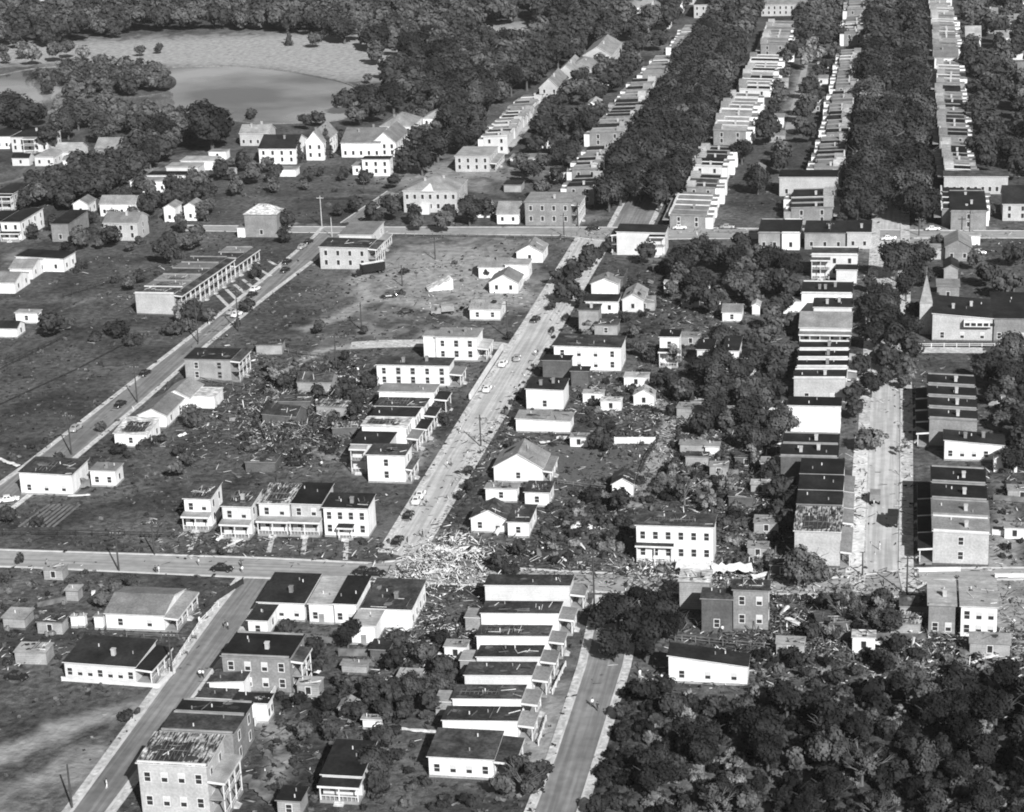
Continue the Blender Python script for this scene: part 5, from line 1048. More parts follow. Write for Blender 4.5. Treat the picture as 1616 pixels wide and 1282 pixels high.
debris('litter of boards through the middle yards', [(400,1150,780,22,26,.5,1,1.2),(400,1210,800,14,30,.45,1,1.0),(300,910,600,14,24,.5,1,.8),(300,1130,600,26,30,.4,1,.8),(300,1180,460,22,26,.4,1,.8),(1000,1110,740,26,24,.45,1,1.2),(800,1170,700,18,28,.4,1,1.0),(700,1140,640,24,26,.4,1,1.0),(500,1190,760,14,24,.5,1,1.4),(500,1080,480,26,26,.4,1,1.0),(500,1150,530,24,26,.4,1,1.0),(400,1080,680,20,20,.4,1,1.0),(500,1160,820,16,30,.4,1,1.0),(400,1190,870,14,22,.4,1,1.0),(400,980,620,24,24,.5,1,.8),(300,1080,480,26,24,.4,1,.8),(300,1000,670,14,20,.5,1,.8),(400,1060,640,14,26,.35,1,1.0),(160,940,640,18,26,.5),(120,1080,700,18,14,.4,1,.6),(120,1100,660,16,20,.35),(120,1150,740,16,18,.4),(100,1050,490,20,24,.4),(110,970,500,20,20,.5),(100,1200,870,10,26,.4),(80,1090,600,20,20,.3),(90,1010,640,10,20,.5),(80,1150,560,18,20,.4),(90,1190,800,14,24,.4)])
debris('litter of boards over the lower left yards', [(110,60,960,20,26,.45),(90,20,1040,10,10,.5),(70,100,1000,16,14,.6),(80,480,960,10,8,.6),(120,500,1120,24,22,.3),(100,440,1140,12,20,.4),(80,425,1200,12,14,.3),(60,290,960,5,8,.8,.6),(70,240,1050,4,9,.9,.5)])
debris('scattered boards below the porch fronted terrace', [(110,230,470,14,30,.5),(110,180,430,30,26,.5),(100,330,420,16,16,.4),(90,350,520,16,30,.4),(60,130,520,30,18,.4),(60,400,640,40,26,.4),(140,390,580,6,16,.5,1,.8)])
debris('boards strewn before the four alike houses', [(150,360,855,24,8,.5,1,.5),(110,450,860,24,8,.4),(90,580,870,12,8,.5),(60,600,800,12,16,.3),(60,310,850,8,10,.6),(60,330,870,30,6,.3),(40,280,820,10,8,.7)])
debris('boards and junk in the yards right of the brick rowhouses', [(120,1590,800,12,30,.45),(90,1580,760,10,14,.5),(80,1570,880,8,12,.5),(70,1590,930,12,14,.5),(90,1540,430,20,20,.4),(70,1560,380,14,14,.5)])
debris('scraps on the sunlit pavement and nearby yards', [(90,1345,800,4,40,.5),(110,1432,780,3,60,.5),(110,1400,920,16,8,.5),(40,1365,620,4,40,.5),(200,1240,820,12,30,.5,1,.8),(160,1440,600,8,40,.5),(120,1360,470,8,40,.5),(120,1400,400,14,16,.5),(120,1200,366,40,6,.4),(120,960,372,20,8,.4),(100,1500,390,20,14,.5),(50,1352,760,3,30,.3),(70,1330,920,8,6,.6),(60,1385,455,6,20,.7),(40,1350,520,5,20,.7),(60,1360,430,6,10,.6)])
def slab(px, py, L, W_, yaw, tilt, m, label, z=.3, cat='panel', nm='fallen_wall_panel', roll=0):
    p = P(px, py); b = MB(); sr = random.Random(int(px*31+py)); pts = []; n = 4+int(L)
    for i in range(n): pts.append((-L/2+L*i/(n-1), -W_/2+sr.uniform(0, .32)*W_))
    for i in range(n): pts.append((L/2-L*i/(n-1), W_/2-sr.uniform(0, .36)*W_))
    k = len(pts); b.v = [(x, y, -.06) for x, y in pts]+[(x, y, .06) for x, y in pts]; b.f = [tuple(range(k))[::-1], tuple(range(k, 2*k))]+[(i, (i+1) % k, k+(i+1) % k, k+i) for i in range(k)]; b.m = [0]*len(b.f)
    o = b.build(nm, m); o.location = (p.x, p.y, z+abs(math.sin(math.radians(tilt)))*W_/2+abs(math.sin(math.radians(roll)))*L/2)
    o.rotation_euler = (math.radians(tilt), math.radians(roll), math.radians(yaw)); tag(o, label, cat)
slab(700,874,6.5,2.0,4,24,'dbw','large white wall panel lying on the collapsed corner house')
slab(742,872,4.6,1.8,-8,24,'dbw','shorter white wall panel right of the large one on the heap')
slab(690,905,6,2,25,12,'dbw','white wall strip at the foot of the corner heap')
slab(735,898,3.4,2.0,-35,30,'dbg','grey tilted wall piece inside the corner heap',.8)
slab(660,897,5,1.6,62,10,'dbg','grey board bundle at the edge of the street corner')
slab(632,965,13,1.8,78,35,'dbw','long white wall toppled beside the black roofed white house',.6)
slab(647,948,8,1.8,74,25,'dbw','white wall strip leaning right of the long toppled wall',.5)
slab(615,1020,9,1.8,66,20,'dbw','white toppled wall end reaching the dark board shed',.3)
slab(627,1003,7,1.2,60,10,'dbw','narrow white strip among the toppled walls')
slab(1095,905,7,5,-4,14,'dbw','white roof panel resting by the broken street wall',1.2)
slab(1155,910,8,3.6,12,18,'dbw','spiky white roof sheet beside the tall brick house',1.4)
slab(1205,912,5,1.6,30,15,'dbw','small white sheet right of the spiky roof sheet',.5)
slab(355,848,6,1.1,72,20,'dbw','white fallen porch beam before the second alike house')
slab(365,862,7,.7,66,8,'dbw','thin white board on the lawn before the alike houses')
slab(12,731,9,1.6,-32,4,'dbw','white board lying in the field at the left edge')
slab(125,784,5,.9,14,4,'dbw','white plank by the vegetable rows')
slab(125,771,5,3,20,38,'dbg','broken grey lean-to roof between white building and wing')
slab(520,598,12,1.2,-6,6,'dbw','long white strip above the dark wreckage',.8)
slab(575,604,5,1.6,14,12,'dbw','white board heap left of the chimney house')
slab(455,602,9,1,2,5,'dbg','grey beam across the wreckage')
slab(610,590,1.5,1,10,5,'dbw','small white scrap at the chimney house corner')
slab(1560,1040,8,.9,40,8,'dbw','white beam below the white two storey corner house')
slab(1370,1021,5,1.6,2,6,'dbw','white flat sheet amid the lower scrub',.8)
slab(1530,1096,8,.8,4,2,'dbw','long white board in the lower scrub')
slab(1253,985,4.4,1.2,-40,20,'dbw','white board tilted left of the broken trees')
slab(810,1165,5,1,70,8,'dbw','white board by the nearest narrow white house')
slab(425,1195,9,1.5,-50,4,'dbg','fallen wooden stair beside the pale brick apartment block',.2)
slab(408,1250,10,2.4,-48,12,'dbg','wide wooden stair lying behind the apartment porches',.4)
slab(490,1068,5,1,-30,20,'dbw','bright white awning strip behind the brick double house',1.4)
slab(655,1155,8,1,-4,4,'dbw','white plank in the garden trees')
slab(1010,700,.8,.6,0,0,'dbw','tiny white box on the middle lawn')
slab(905,694,8,1.4,2,18,'dbw','white fallen fence length left of the dark garden tree')
slab(860,700,2.5,1,30,10,'dbw','white scrap by the gabled house with attic vents')
slab(288,690,2.6,.9,62,40,'dbw','white board propped in the long yard',.3)
slab(1215,650,3.5,1.5,10,10,'dbw','white sheet beside the plain white wall',.6)
# vegetable rows and ruin
b = MB(); p0 = P(28, 828)
for i in range(7):
    a = P(30+i*9, 832); c = P(78+i*8, 797); d = (c-a).normalized(); nn = Vector((-d.y, d.x, 0))*.22
    q = [a-nn, a+nn, c+nn, c-nn]; q = [(v.x, v.y) for v in q][::-1]
    b.hexa([(x, y, -.05) for x, y in q], [(x, y, .22) for x, y in q])
M['soil'] = mat('pale_garden_soil', .15, .3, .5, 1); tag(b.build('vegetable_rows', 'soil'), kind='structure')
root = thing('wrecked_house', P(695, 455), .4, 'white house collapsed to a slumped roof in the open lot', 'house')
b = MB(); b.hexa([(-4, -2.5, 0), (3.4, -2.5, 0), (3.4, 2.5, 0), (-4, 2.5, 0)], [(-4, -2.5, .4), (3.4, -2.5, 3.1), (3.4, 2.5, 3.0), (-4, 2.5, .3)]); b.build('wall', 'W', root)
b = MB(); b.hexa([(-4.4, -2.9, .45), (2.6, -2.9, 3.0), (2.6, 0, 3.6), (-4.4, 0, .9)], [(-4.4, -2.9, .6), (2.6, -2.9, 3.15), (2.6, 0, 3.75), (-4.4, 0, 1.05)]); b.build('roof', 'x', root)

# ---------------------------------------------------------------- fences and yard walls
def fence(pts, h, label, m='trim', solid=True, step=2.4, th=.08, cat='fence', nm='fence'):
    w = [P(*q) for q in pts]; root = thing(nm, w[0], 0, label, cat); o = w[0]; pan = MB(); 
    for a, c in zip(w, w[1:]):
        L_ = (c-a).length; d = (c-a)/L_; nn = Vector((-d.y, d.x, 0))*th; n = max(1, int(L_/step))
        for i in range(n+1):
            p = a+d*(L_*i/n)-o; b = MB(); b.box(p.x-.09, p.y-.09, -.1, p.x+.09, p.y+.09, h+.1)
            if i < n or c is w[-1]: b.build('post', m, root)
        for z0, z1 in (((.12, h),) if solid else ((h*.45, h*.45+.1), (h-.12, h))):
            q = [a-o-nn, c-o-nn, c-o+nn, a-o+nn]; q = [(v.x, v.y) for v in q]
            pan.hexa([(x, y, z0) for x, y in q], [(x, y, z1) for x, y in q])
    pan.build('boards' if solid else 'rail', m, root)
fence([(742,631),(768,590),(793,552)], 1.5, 'white yard wall running beside the main avenue', th=.3, step=12, cat='wall', nm='yard_wall')
fence([(970,701),(1034,701)], 1.7, 'white board fence above the middle lawn')
fence([(345,957),(318,984),(285,1035),(268,1062)], 1.0, 'white picket fence along the lower left street', solid=False)
fence([(276,1062),(250,1086),(98,1075)], .8, 'low white kerb wall round the glazed house yard', th=.2, cat='wall', nm='yard_wall', step=8)
fence([(403,1146),(436,1094)], 1.6, 'white fence of tall boards behind the storehouse')
fence([(1012,746),(1022,722),(1040,694)], 1.3, 'dark wire fence between lawn and alley', m='dbd', solid=False)
fence([(5,846),(120,846),(275,850)], 1.3, 'dark post fence across the field above the cross street', m='dbd', solid=False, step=3.5)
fence([(325,960),(384,922)], 1.3, 'dark board fence across the corner yard', m='dbd')
fence([(535,1036),(625,1038)], 1.6, 'grey board fence behind the dark board shed', m='dbg')
fence([(850,1177),(862,1138)], 1.0, 'white fence before the nearest narrow houses', solid=False)
fence([(872,1096),(893,1052)], 1.0, 'white fence before the middle narrow houses', solid=False)
fence([(1448,903),(1515,902)], .9, 'white low wall along the pale end of the brick rowhouses', th=.25, cat='wall', nm='yard_wall', step=10)
fence([(1570,912),(1640,912)], .9, 'white low wall right of the tin roofed corner house', th=.25, cat='wall', nm='yard_wall', step=10)
fence([(1290,770),(1290,772)], .5, 'short stub of white fence in the dark back yards')
fence([(1055,1010),(1250,1030)], 1.3, 'grey wire fence behind the long plain white house', m='dbg', solid=False)
fence([(1135,752),(1165,752)], 1.6, 'grey board fence stub in the middle yards', m='dbg')
fence([(1320,1010),(1460,1012)], 1.5, 'weathered board fence through the lower wreckage', m='dbg')
fence([(0,640),(120,585),(205,540)], .5, 'overgrown fence line across the left field', m='dbd', solid=False, step=5)
fence([(820,452),(835,440)], 1.2, 'white gate fence beside the wide gabled cottage')
fence([(738,566),(775,566)], .9, 'white fence before the tall white house', solid=False)

for q_, h_, lb_, m_, so_ in [([(398,545),(470,560),(520,566)],1.2,'wire fence across the top of the dark wreckage','dbg',False),([(1075,905),(1140,905)],1.2,'broken board fence before the tenement','dbg',True),([(1210,930),(1225,870)],1.4,'grey board fence behind the unroofed end house','dbg',True),
    ([(1190,700),(1195,650)],1.4,'board fence in the trees left of the plain white wall','dbg',True),([(1565,735),(1630,738)],1.3,'grey yard fence behind the long dark terrace','dbg',True),([(1568,790),(1630,795)],1.3,'second yard fence right of the brick rowhouses','dbg',True),([(1566,845),(1630,850)],1.3,'third yard fence right of the brick rowhouses','trim',True),
    ([(880,765),(955,775)],1.2,'low fence right of the torn white house','dbg',False),([(300,600),(385,612)],1.2,'fence behind the scorched grey house','dbg',False),([(340,650),(400,660),(420,700)],1.1,'wire fence round the long yard','dbd',False),([(100,470),(200,440),(250,425)],1.2,'garden fence below the black roofed store','dbd',False),
    ([(110,530),(0,585)],1.2,'field fence left of the round bush','dbd',False),([(60,960),(105,950)],1.2,'garden fence left of the white fenced house','dbg',True),([(310,1010),(200,1005)],.9,'low fence between the two long lower left houses','dbg',False),([(900,470),(905,440)],1.2,'white fence by the avenue trees','trim',False),
    ([(1450,548),(1630,548)],1.0,'white rail fence along the church lane','trim',False),([(640,372),(900,378)],.9,'thin rail fence along the upper cross street','dbg',False),([(440,1050),(440,1100)],1.4,'board fence beside the brick double house porch','dbg',True),([(480,1010),(540,1020)],1.4,'board fence behind the corner row','dbg',True),([(250,345),(330,290),(345,280)],1.1,'pale fence line across the vacant block','dbg',False)]:
    fence(q_, h_, lb_, m=m_, solid=so_, step=3.0)

# ---------------------------------------------------------------- poles, cars, people
def pole(bx, by, tx, ty, label, m='pole', arm=True, ang=0.0):
    p = P(bx, by); k = ppm(p)*.93; h = max(5, min(14, math.hypot(tx-bx, ty-by)/k))
    root = thing('utility_pole', p, ang, label, 'pole', 'wooden utility poles')
    b = MB(); b.bar((0, 0, -.2), (0, 0, h), .2, .13, 7); b.build('shaft', m, root)
    if arm:
        b = MB(); b.box(-1.2, -.07, h-.9, 1.2, .07, h-.74); b.build('crossarm', m, root)
        for x in (-1.05, -.45, .45, 1.05):
            b = MB(); b.bar((x, 0, h-.74), (x, 0, h-.55), .06, .04, 5); b.build('insulator', 'trim', root)
for q in [(188,902,181,838,'wooden pole by the lower cross street left of two'),(244,876,238,822,'wooden pole in the field above the lower cross street'),(113,718,105,655,'wooden pole behind the long white flat roofed building'),(217,636,211,578,'wooden pole opposite the dark car on the left street'),
          (313,541,307,470,'pole beside the left street below the terrace'),(377,524,372,460,'pole on the right kerb below the terrace'),(508,357,505,312,'tall pale pole at the grassy block corner','polew'),(524,374,522,345,'short pale pole before the grey apartment house','polew',False),
          (571,522,570,480,'pole standing in the open lot'),(531,582,528,530,'pole in the wreckage above the chimney house'),(687,410,686,375,'pole at the back of the open lot'),(635,452,634,420,'thin pole beside the cars on the lot'),(801,533,800,478,'pole by the side street right of the white cottage'),
          (890,373,889,338,'pole on the upper cross street before the brick block'),(912,358,911,322,'pole at the brick block corner by the avenue'),(759,705,752,656,'pole with crossarm on the main avenue'),(938,962,936,868,'tall pole in front of the nearest big dark tree'),
          (1361,909,1362,872,'short pole on the sunlit pavement corner','pole',False),(1431,938,1430,876,'tall dark pole at the right street corner'),(114,1276,105,1207,'pole stub in the bottom left field','pole',False),(272,1066,262,998,'pole by the glazed house yard on the lower left street'),
          (575,306,573,285,'pole by the short street behind the apartment houses'),(1310,390,1309,352,'pole beside the crossing house porch'),(1450,372,1450,345,'pole at the filling station crossing'),(1530,368,1529,335,'pole between corner house and filling station')]:
    pole(*q)
def car_proto(paint, name='car', kind='sedan'):
    root = thing(name, (0, 0, 0), 0, None, 'car')
    # body: cross sections along the length (x), 1940s shape with rounded tail
    X = [-2.4, -2.25, -1.8, -1.2, -.5, .3, .75, 1.3, 1.9, 2.2, 2.3]; Hh = [.62, .80, .98, 1.04, 1.04, 1.04, 1.03, 1.0, .94, .84, .6]; Wd = [.62, .78, .85, .88, .88, .88, .86, .76, .66, .58, .45]
    b = MB(); n = 10; rings = []
    for x, h, w in zip(X, Hh, Wd):
        ring = []
        for i in range(n):
            t = math.pi*i/(n-1); ring.append((x, w*math.cos(t)**1 if abs(math.cos(t)) < .98 else w*math.cos(t), .35+(h-.35)*min(1, math.sin(t)*1.35)))
        rings.append(ring)
    k0 = len(b.v)
    for r_ in rings: b.v += r_
    for a in range(len(rings)-1):
        for i in range(n-1): b.f.append((k0+a*n+i, k0+a*n+i+1, k0+(a+1)*n+i+1, k0+(a+1)*n+i)); b.m.append(0)
    b.f.append(tuple(k0+i for i in range(n))[::-1]); b.f.append(tuple(k0+(len(rings)-1)*n+i for i in range(n))); b.m += [0, 0]
    b.hexa([(-1.55, -.72, .95), (.85, -.72, .95), (.85, .72, .95), (-1.55, .72, .95)], [(-1.05, -.56, 1.56), (.3, -.56, 1.56), (.3, .56, 1.56), (-1.05, .56, 1.56)])
    b.hexa([(-1.1, -.56, 1.56), (.32, -.56, 1.56), (.32, .56, 1.56), (-1.1, .56, 1.56)], [(-.8, -.42, 1.64), (.1, -.42, 1.64), (.1, .42, 1.64), (-.8, .42, 1.64)])
    b.build('body', paint, root)
    for sx in (-1.45, 1.45):
        for sy in (-1, 1):
            f = MB(); f.bar((sx, sy*.62, .52), (sx, sy*.93, .52), .50, .42, 12); f.build('fender', paint, root)
            w = MB(); w.bar((sx, sy*.68, .34), (sx, sy*.95, .34), .34, .34, 12); wo = w.build('wheel', 'tyre', root)
            w = MB(); w.bar((sx, sy*.95, .34), (sx, sy*.98, .34), .17, .15, 10); w.build('hubcap', 'chrome', wo)
    g = MB(); g.hexa([(.5, -.6, 1.12), (.76, -.6, 1.12), (.76, .6, 1.12), (.5, .6, 1.12)], [(.2, -.52, 1.5), (.38, -.52, 1.5), (.38, .52, 1.5), (.2, .52, 1.5)]); g.build('windscreen', 'glass', root)
    g = MB(); g.hexa([(-1.46, -.5, 1.12), (-1.2, -.5, 1.12), (-1.2, .5, 1.12), (-1.46, .5, 1.12)], [(-1.15, -.42, 1.48), (-1, -.42, 1.48), (-1, .42, 1.48), (-1.15, .42, 1.48)]); g.build('rear_window', 'glass', root)
    for sy in (-1, 1):
        for x0, x1 in ((-1.05, -.4), (-.3, .35)):
            y0, y1 = sorted((sy*.60, sy*.71)); g = MB(); g.hexa([(x0, y0, 1.1), (x1, y0, 1.1), (x1, y1, 1.1), (x0, y1, 1.1)], [(x0+.08, y0, 1.46), (x1-.12, y0, 1.46), (x1-.12, y1-sy*.09 if sy > 0 else y1, 1.46), (x0+.08, y1-sy*.09 if sy > 0 else y1, 1.46)]); g.build('side_window', 'glass', root)
        l_ = MB(); l_.bar((2.05, sy*.5, .78), (2.26, sy*.5, .76), .13, .12, 8); l_.build('headlight', 'chrome', root)
    for x in (-2.48, 2.4):
        b = MB(); b.box(x-.05, -.85, .36, x+.05, .85, .52); b.build('bumper', 'chrome', root)
    return root
def copy_tree(o, parent=None):
    c = o.copy(); COL.objects.link(c); c.parent = parent
    for ch in o.children: copy_tree(ch, c)
    return c
PR = {}
def car(px, py, kind, ang, label):
    if kind not in PR: o = PR[kind] = car_proto(kind)
    else: o = copy_tree(PR[kind])
    o.location = P(px, py, .03); o.rotation_euler = (0, 0, math.radians(ang)); o['label'] = label; o['group'] = 'cars about the wrecked streets'
D_, G_, W__ = 'carD', 'carG', 'carW'
for q in [(664,784,W__,90,'white car parked second from the corner pair on the avenue'),(658,793,W__,90,'white car parked nearer than the other white one'),(645,817,D_,90,'black car parked between white cars and the corner'),(628,857,D_,88,'black car parked nearest the collapsed corner house'),
          (351,901,D_,-2,'black car standing on the lower cross street'),(575,906,D_,0,'dark car partly behind the black roofed houses'),(592,908,D_,0,'second dark car behind the black roofed houses'),(918,836,W__,2,'pale car in the yard left of the white tenement'),
          (845,507,D_,80,'dark car near the dark tree on the avenue'),(816,568,G_,95,'grey car on the avenue before the tall white house'),(794,577,W__,85,'white car beside the white yard wall end'),(769,617,W__,88,'white car parked along the white yard wall'),
          (229,592,D_,84,'black car on the left street below the terrace'),(190,641,D_,84,'black car with bright grille on the left street'),(120,679,G_,84,'grey car half hidden by the left street pole'),(14,792,W__,25,'pale car at the left edge by the field'),
          (487,384,D_,80,'black car nearest the upper street corner'),(477,392,G_,80,'grey car behind the black one at the upper corner'),(453,416,D_,80,'dark car on the left kerb beside the terrace steps'),(450,429,D_,80,'black car with white nose beside the terrace steps'),
          (398,468,D_,75,'dark car among four below the terrace'),(366,495,G_,75,'grey car among four below the terrace'),(403,459,W__,75,'white car among four below the terrace'),(374,499,W__,75,'small white car by the terrace pole'),
          (638,432,D_,70,'dark car parked beside the open lot tree'),(614,470,D_,20,'dark car on the bare ground of the open lot'),(641,495,D_,30,'wrecked dark car in the middle of the lot'),(936,363,D_,0,'dark car at the avenue crossing'),
          (1073,362,W__,2,'white car on the upper cross street before the low terrace'),(1148,361,G_,0,'grey car under trees on the upper cross street'),(1402,379,W__,10,'white car in the crossing by the big trees'),(1472,364,W__,4,'white car by the filling station'),
          (1544,402,W__,5,'white car in the yard behind the filling station'),(27,1072,D_,-4,'black car on the grass left of the glazed house'),(468,735,D_,0,'dark car body buried in the middle wreckage')]:
    car(*q)
def truck(px, py, ang, label, L=5.5, box='canvas', boxh=2.4, cab='carD', trailer=False):
    root = thing('truck', P(px, py, .03), math.radians(ang), label, 'truck')
    b = MB(); b.box(-L/2, -1.1, 1.0, L/2-1.9, 1.1, 1.0+boxh, mtop=1); b.build('cargo_box', [box, 'W' if trailer else box], root)
    b = MB(); x = L/2; b.hexa([(x-1.8, -.95, .5), (x, -.95, .5), (x, .95, .5), (x-1.8, .95, .5)], [(x-1.8, -.85, 2.1), (x-.9, -.85, 2.1), (x-.9, .85, 2.1), (x-1.8, .85, 2.1)]); b.box(x-.9, -.7, .5, x+1, .7, 1.25); b.build('cab', cab, root)
    b = MB(); b.box(-L/2, -.4, .6, L/2-.5, .4, .97); b.build('chassis', 'carD', root)
    b = MB(); b.hexa([(x-.88, -.7, 1.3), (x-.5, -.7, 1.3), (x-.5, .7, 1.3), (x-.88, .7, 1.3)], [(x-.98, -.65, 1.95), (x-.86, -.65, 1.95), (x-.86, .65, 1.95), (x-.98, .65, 1.95)]); b.build('windscreen', 'glass', root)
    for sx in (-L/2+.8, x+.4) + ((-L/2+1.9,) if L > 6 else ()):
        for sy in (-1, 1):
            w = MB(); w.bar((sx, sy*.8, .45), (sx, sy*1.08, .45), .45, .45, 12); wo = w.build('wheel', 'tyre', root)
            w = MB(); w.bar((sx, sy*1.08, .45), (sx, sy*1.1, .45), .2, .2, 8); w.build('hubcap', 'chrome', wo)
truck(584,433,218,'long trailer truck with white roof beside the grey apartment house',9.5,'carD',2.6,'carD',True)
truck(701,496,200,'army style truck parked in front of the white cottage',5.6,'G',1.6,'carG')
truck(1381,791,90,'dark truck on the right street beside the pavement',5.2,'canvas',1.5)
truck(1409,826,88,'dark loaded truck nearer on the right street',6,'carD',1.8)
def person_proto(top, legs):
    """one continuous skinned body, standing mid step, then clothes coloured by height"""
    V = [(0,0,.95),(0,0,1.15),(0,0,1.38),(0,.0,1.50),(0,.01,1.62),(0,.01,1.74),(-.1,0,.90),(-.11,.08,.48),(-.11,-.02,.08),(-.11,.12,.03),(.1,0,.90),(.11,-.06,.48),(.11,-.2,.09),(.11,-.08,.03),(-.19,0,1.40),(-.25,-.03,1.13),(-.23,.1,.90),(-.22,.14,.82),(.19,0,1.40),(.26,.03,1.13),(.25,-.06,.90),(.25,-.08,.82)]
    Rr = [.15,.14,.15,.06,.095,.08,.1,.065,.045,.04,.1,.065,.045,.04,.07,.05,.035,.03,.07,.05,.035,.03]
    E = [(0,1),(1,2),(2,3),(3,4),(4,5),(0,6),(6,7),(7,8),(8,9),(0,10),(10,11),(11,12),(12,13),(2,14),(14,15),(15,16),(16,17),(2,18),(18,19),(19,20),(20,21)]
    me = bpy.data.meshes.new('person_body'); me.from_pydata(V, E, []); o = bpy.data.objects.new('tmp', me); COL.objects.link(o)
    md = o.modifiers.new('s', 'SKIN'); md.use_smooth_shade = True
    for v, r_ in zip(me.skin_vertices[0].data, Rr): v.radius = (r_, r_*.8 if r_ > .12 else r_)
    me.skin_vertices[0].data[0].use_root = True; o.modifiers.new('u', 'SUBSURF').levels = 1
    ev = o.evaluated_get(bpy.context.evaluated_depsgraph_get()); nm = bpy.data.meshes.new_from_object(ev); bpy.data.objects.remove(o)
    nm.materials.clear()
    for k in ('skin', top, legs): nm.materials.append(M[k])
    for p in nm.polygons:
        z = p.center.z; p.material_index = 0 if (z > 1.49 or (abs(p.center.x) > .2 and z < 1.1)) else (1 if z > .95 else 2)
        if z < .06: p.material_index = 2
    root = thing('person', (0, 0, 0), 0, None, 'person'); link('body', nm, root)
    b = MB(); n = 8
    for j, (rr, z) in enumerate(((.105, 1.66), (.112, 1.73), (.09, 1.80), (.03, 1.835))):
        b.v += [(rr*math.cos(6.283*i/n), .005+rr*math.sin(6.283*i/n), z) for i in range(n)]
    for j in range(3):
        for i in range(n): b.f.append((j*n+i, j*n+(i+1) % n, (j+1)*n+(i+1) % n, (j+1)*n+i)); b.m.append(0)
    b.f.append(tuple(3*n+i for i in range(n))); b.m.append(0); b.build('hair', 'hair', root); return root
PP = {}
def person(px, py, top, legs, label, ang):
    k = (top, legs)
    if k not in PP: o = PP[k] = person_proto(top, legs)
    else: o = copy_tree(PP[k])
    o.location = P(px, py, .03); o.rotation_euler = (0, 0, ang); o['label'] = label; o['group'] = 'people standing about the streets'
cW, cD, cG = 'clothW', 'clothD', 'clothG'
for i, q in enumerate([(75,895,cG,cG,'person walking near the left end of the cross street'),(314,893,cW,cG,'person in white left of the black car'),(381,895,cD,cD,'person in dark clothes right of the black car'),(383,905,cW,cG,'person in white below the one in dark clothes'),
    (246,905,cD,cD,'person in dark clothes of the pair on the cross street'),(251,905,cW,cW,'person in white of the pair on the cross street'),(360,994,cW,cD,'person in white top on the lower left street'),(356,992,cD,cG,'person in dark top on the lower left street'),
    (316,1070,cW,cD,'person in white, left of the pair by the storehouse'),(321,1070,cW,cD,'person in white, right of the pair by the storehouse'),(169,1244,cW,cW,'lone person in white at the bottom left kerb'),(315,985,cW,cW,'person in white on the picket fence pavement'),
    (935,1116,cW,cD,'person in white shirt on the lower avenue'),(943,1122,cD,cD,'person in dark clothes on the lower avenue'),(1388,868,cW,cW,'person in white alone on the right street'),(1379,800,cW,cG,'person in white behind the dark truck'),(1400,832,cG,cD,'person in grey left of the loaded truck'),
    (508,738,cW,cD,'person in white standing by the dark wreckage'),(706,738,cW,cG,'person in white on the main avenue by the kerb pile'),(727,684,cW,cG,'person in white below the avenue pole'),(712,736,cG,cD,'person in grey beside the kerb pile'),
    (845,562,cW,cG,'person in white beside the big white house'),(849,561,cD,cG,'person in dark top beside the big white house'),(870,530,cG,cD,'person in grey on the right kerb of the avenue'),(330,513,cD,cW,'person by the terrace pole on the left street'),
    (1118,886,cW,cD,'person in white at the tenement right door'),(1043,882,cD,cG,'person in dark top before the tenement'),(1048,884,cG,cD,'person in grey before the tenement'),(667,848,cD,cD,'person in dark clothes on the avenue near the corner'),(673,800,cD,cG,'person walking up the avenue from the white cars'),
    (990,905,cW,cG,'person in white at the wrecked crossing'),(1444,915,cW,cD,'person in white by the tall corner pole'),(1449,912,cG,cD,'person in grey by the tall corner pole'),(1010,1070,cW,cW,'person in white beside the lower avenue verge'),(1140,1000,cW,cD,'person in white before the dark brick wing'),
    (800,868,cG,cD,'person in grey among the cottage wreckage'),(620,880,cW,cD,'person in white by the nearest black car')]):
    person(*q, (i*2.4) % 6.28)

# small outbuildings in the far gardens
for i, (px, py, w_, wm) in enumerate([(1533,14,9,'W'),(1545,40,9,'C'),(1562,12,10,'L'),(1570,78,9,'W'),(1588,8,9,'W'),(1600,50,10,'C'),(1606,130,9,'W'),(1612,85,9,'L'),(1614,20,10,'W'),(1620,215,9,'W')]):
    g = P(px, py); Bd(0,0,0,0,5.5,'gx',wm,'s',f'{ordn(i)} far house among the top right trees, counting from the left','house',org=g,size=(w_,8),pk=2.6,near=False,group='far houses among the top right trees',ch=1)
for i, (px, py, w_, wm) in enumerate([(955,48,12,'C'),(975,34,10,'W'),(990,52,11,'L'),(1012,30,12,'W'),(1030,46,9,'C'),(1048,22,10,'W'),(1062,8,12,'L')]):
    g = P(px, py); Bd(0,0,0,0,6,'hip',wm,'s',f'{ordn(i)} villa in the top woods left of the avenue, counting from the left','mansion',org=g,size=(w_,10),pk=3,near=False,group='villas in the top woods left of the avenue',ch=1)
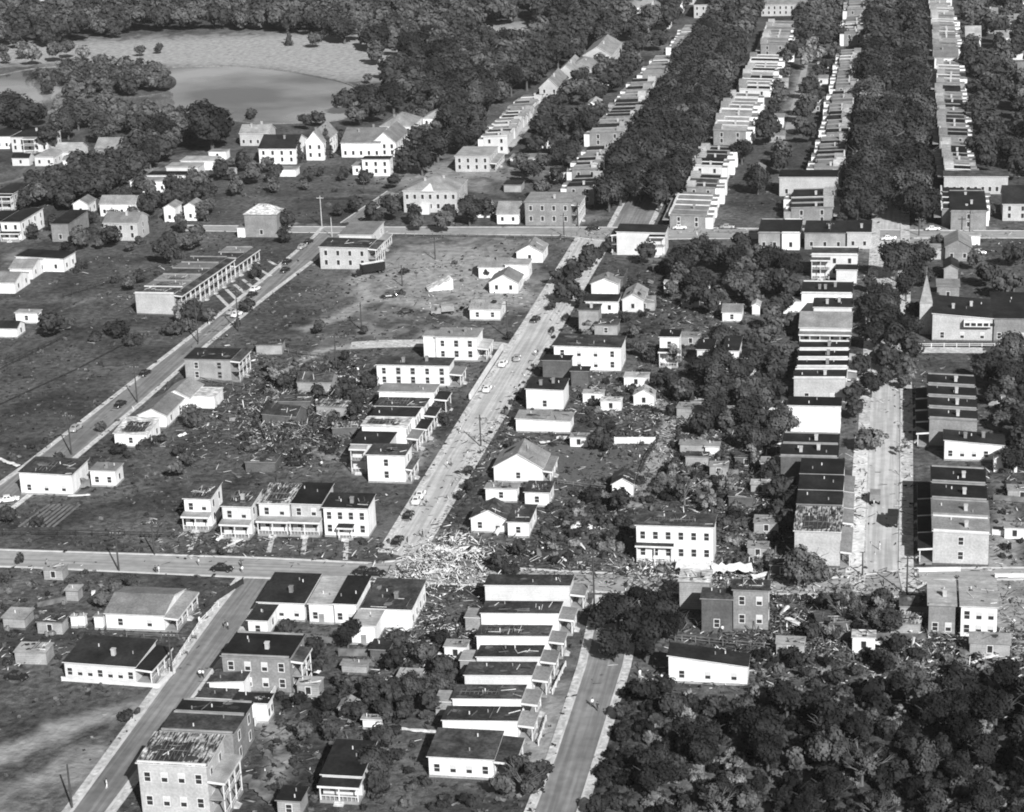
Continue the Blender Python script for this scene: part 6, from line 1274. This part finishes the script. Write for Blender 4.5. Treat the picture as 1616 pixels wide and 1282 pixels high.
for px, py, w_, wm, rm, ph in [(1228,120,5,'C','m','first shed up the left side of the far alley'),(1236,98,5,'W','m','second shed up the left side of the far alley'),(1222,140,6,'G','s','pale roofed shed by the left kink of the far alley'),(1285,135,6,'C','s','shed on the right side of the far alley'),(1290,110,5,'W','m','white shed near the top of the far alley'),(1281,178,5,'G','m','grey shed on the right side of the far alley'),
    (1205,168,5,'W','m','white shed behind the light roofed terrace'),(1214,225,6,'G','s','dark shed at the foot of the far alley'),(1195,213,4,'W','m','white privy behind the light roofed terrace'),(950,135,6,'W','m','white garage in the gardens by the park villas'),(925,148,5,'C','s','cream garage in the gardens by the park villas'),(975,118,6,'W','m','long white garage by the striped terrace'),
    (985,100,7,'W','s','flat white building beside the striped terrace'),(880,255,5,'G','m','grey shed behind the brick terrace'),(868,285,6,'C','t','cream shed on the lawn by the brick terrace'),(1565,140,6,'W','m','white shed among the far right trees'),(1590,95,7,'C','s','cream house among the far right trees'),(1560,235,5,'G','m','grey shed behind the long white porch terrace'),(1600,255,7,'W','s','white cottage in the far right gardens'),
    (330,252,7,'W','m','white garage in the gardens below the lakeside mansions'),(350,283,5,'C','s','cream shed on the edge of the vacant block'),(100,265,6,'W','s','white garage by the dark tree belt'),(20,262,7,'C','t','cream garage at the far left'),(1020,405,5,'W','m','white garage right of the corner porch apartments'),(1048,462,4,'W','m','white scrap hut in the middle yards')]:
    g = P(px, py); Bd(0,0,0,0,3,'flat' if rm == 'm' else 'gx',wm,rm,ph,'shed',org=g,size=(w_,w_*.7),f=(1,1),s=None,near=False,over=.2)

# ---------------------------------------------------------------- one label for every tree and bush, told from its surroundings
SZ = {}
def label_plants():
    hs = [(h[0].x, h[0].y, h[1]) for h in HOUSES]; A = np.array([(a, b_) for a, b_, _ in hs]); used = {}
    for root, ty, (x, y), R, ph in TODO:
        kind = {'K': 'pointed conifer', 'T': 'storm torn pale tree'}.get(ty, 'bush' if ty in 'UVXN' else 'tree')
        tone = {'D': 'dense dark', 'N': 'dense dark', 'A': 'dark', 'U': 'dark', 'B': 'leafy', 'V': 'leafy', 'C': 'pale', 'X': 'pale'}.get(ty, '')
        size = 'small' if R < (1.1 if kind == 'bush' else 3.2) else ('large' if R > (2 if kind == 'bush' else 5.5) else '')
        if ph and ' tree up the ' in ph: root['label'] = ph; root['group'] = ph.split(' of the ')[-1]+' trees' if ' of the ' in ph else ph; continue
        d2 = (A[:, 0]-x)**2+(A[:, 1]-y)**2; i = int(np.argmin(d2)); hx, hy, hl = hs[i]
        rel = ('left of' if x < hx else 'right of') if abs(x-hx) > abs(y-hy)*.8 else ('behind' if y > hy else 'in front of')
        key = ' '.join(w for w in (size, tone, kind) if w)+f' {rel} the '; used.setdefault((key, hl), []).append((x, root))
    for (key, hl), lst in used.items():
        lst.sort(key=lambda t: t[0])
        hw = hl.split()
        for n_, (x, root) in enumerate(lst):
            pre = '' if len(lst) == 1 else (['left', 'right'][n_]+' one: ' if len(lst) == 2 else ordn(n_)+' from left, ')
            room = 16-len((pre+key).split()); root['label'] = pre+key+' '.join(hw[:room]) if len(hw) <= room else pre+key+' '.join(hw[-room:])
            root['group'] = 'bushes' if 'bush' in key else 'trees about the blocks'
label_plants()

# ---------------------------------------------------------------- haze
b = MB(); b.box(-2600, -2600, -1.5, 2600, 2600, 180)
hz = bpy.data.materials.new('haze'); hz.use_nodes = True; nt = hz.node_tree
nt.nodes.remove(nt.nodes['Principled BSDF']); pv = nt.nodes.new('ShaderNodeVolumePrincipled'); pv.inputs['Color'].default_value = (.9, .9, .9, 1); pv.inputs['Density'].default_value = .00004; pv.inputs['Anisotropy'].default_value = .1
nt.links.new(pv.outputs[0], nt.nodes['Material Output'].inputs['Volume'])
me = b.mesh('haze', [hz]); tag(link('haze', me), 'thin summer haze over the neighbourhood', 'haze', kind='stuff')
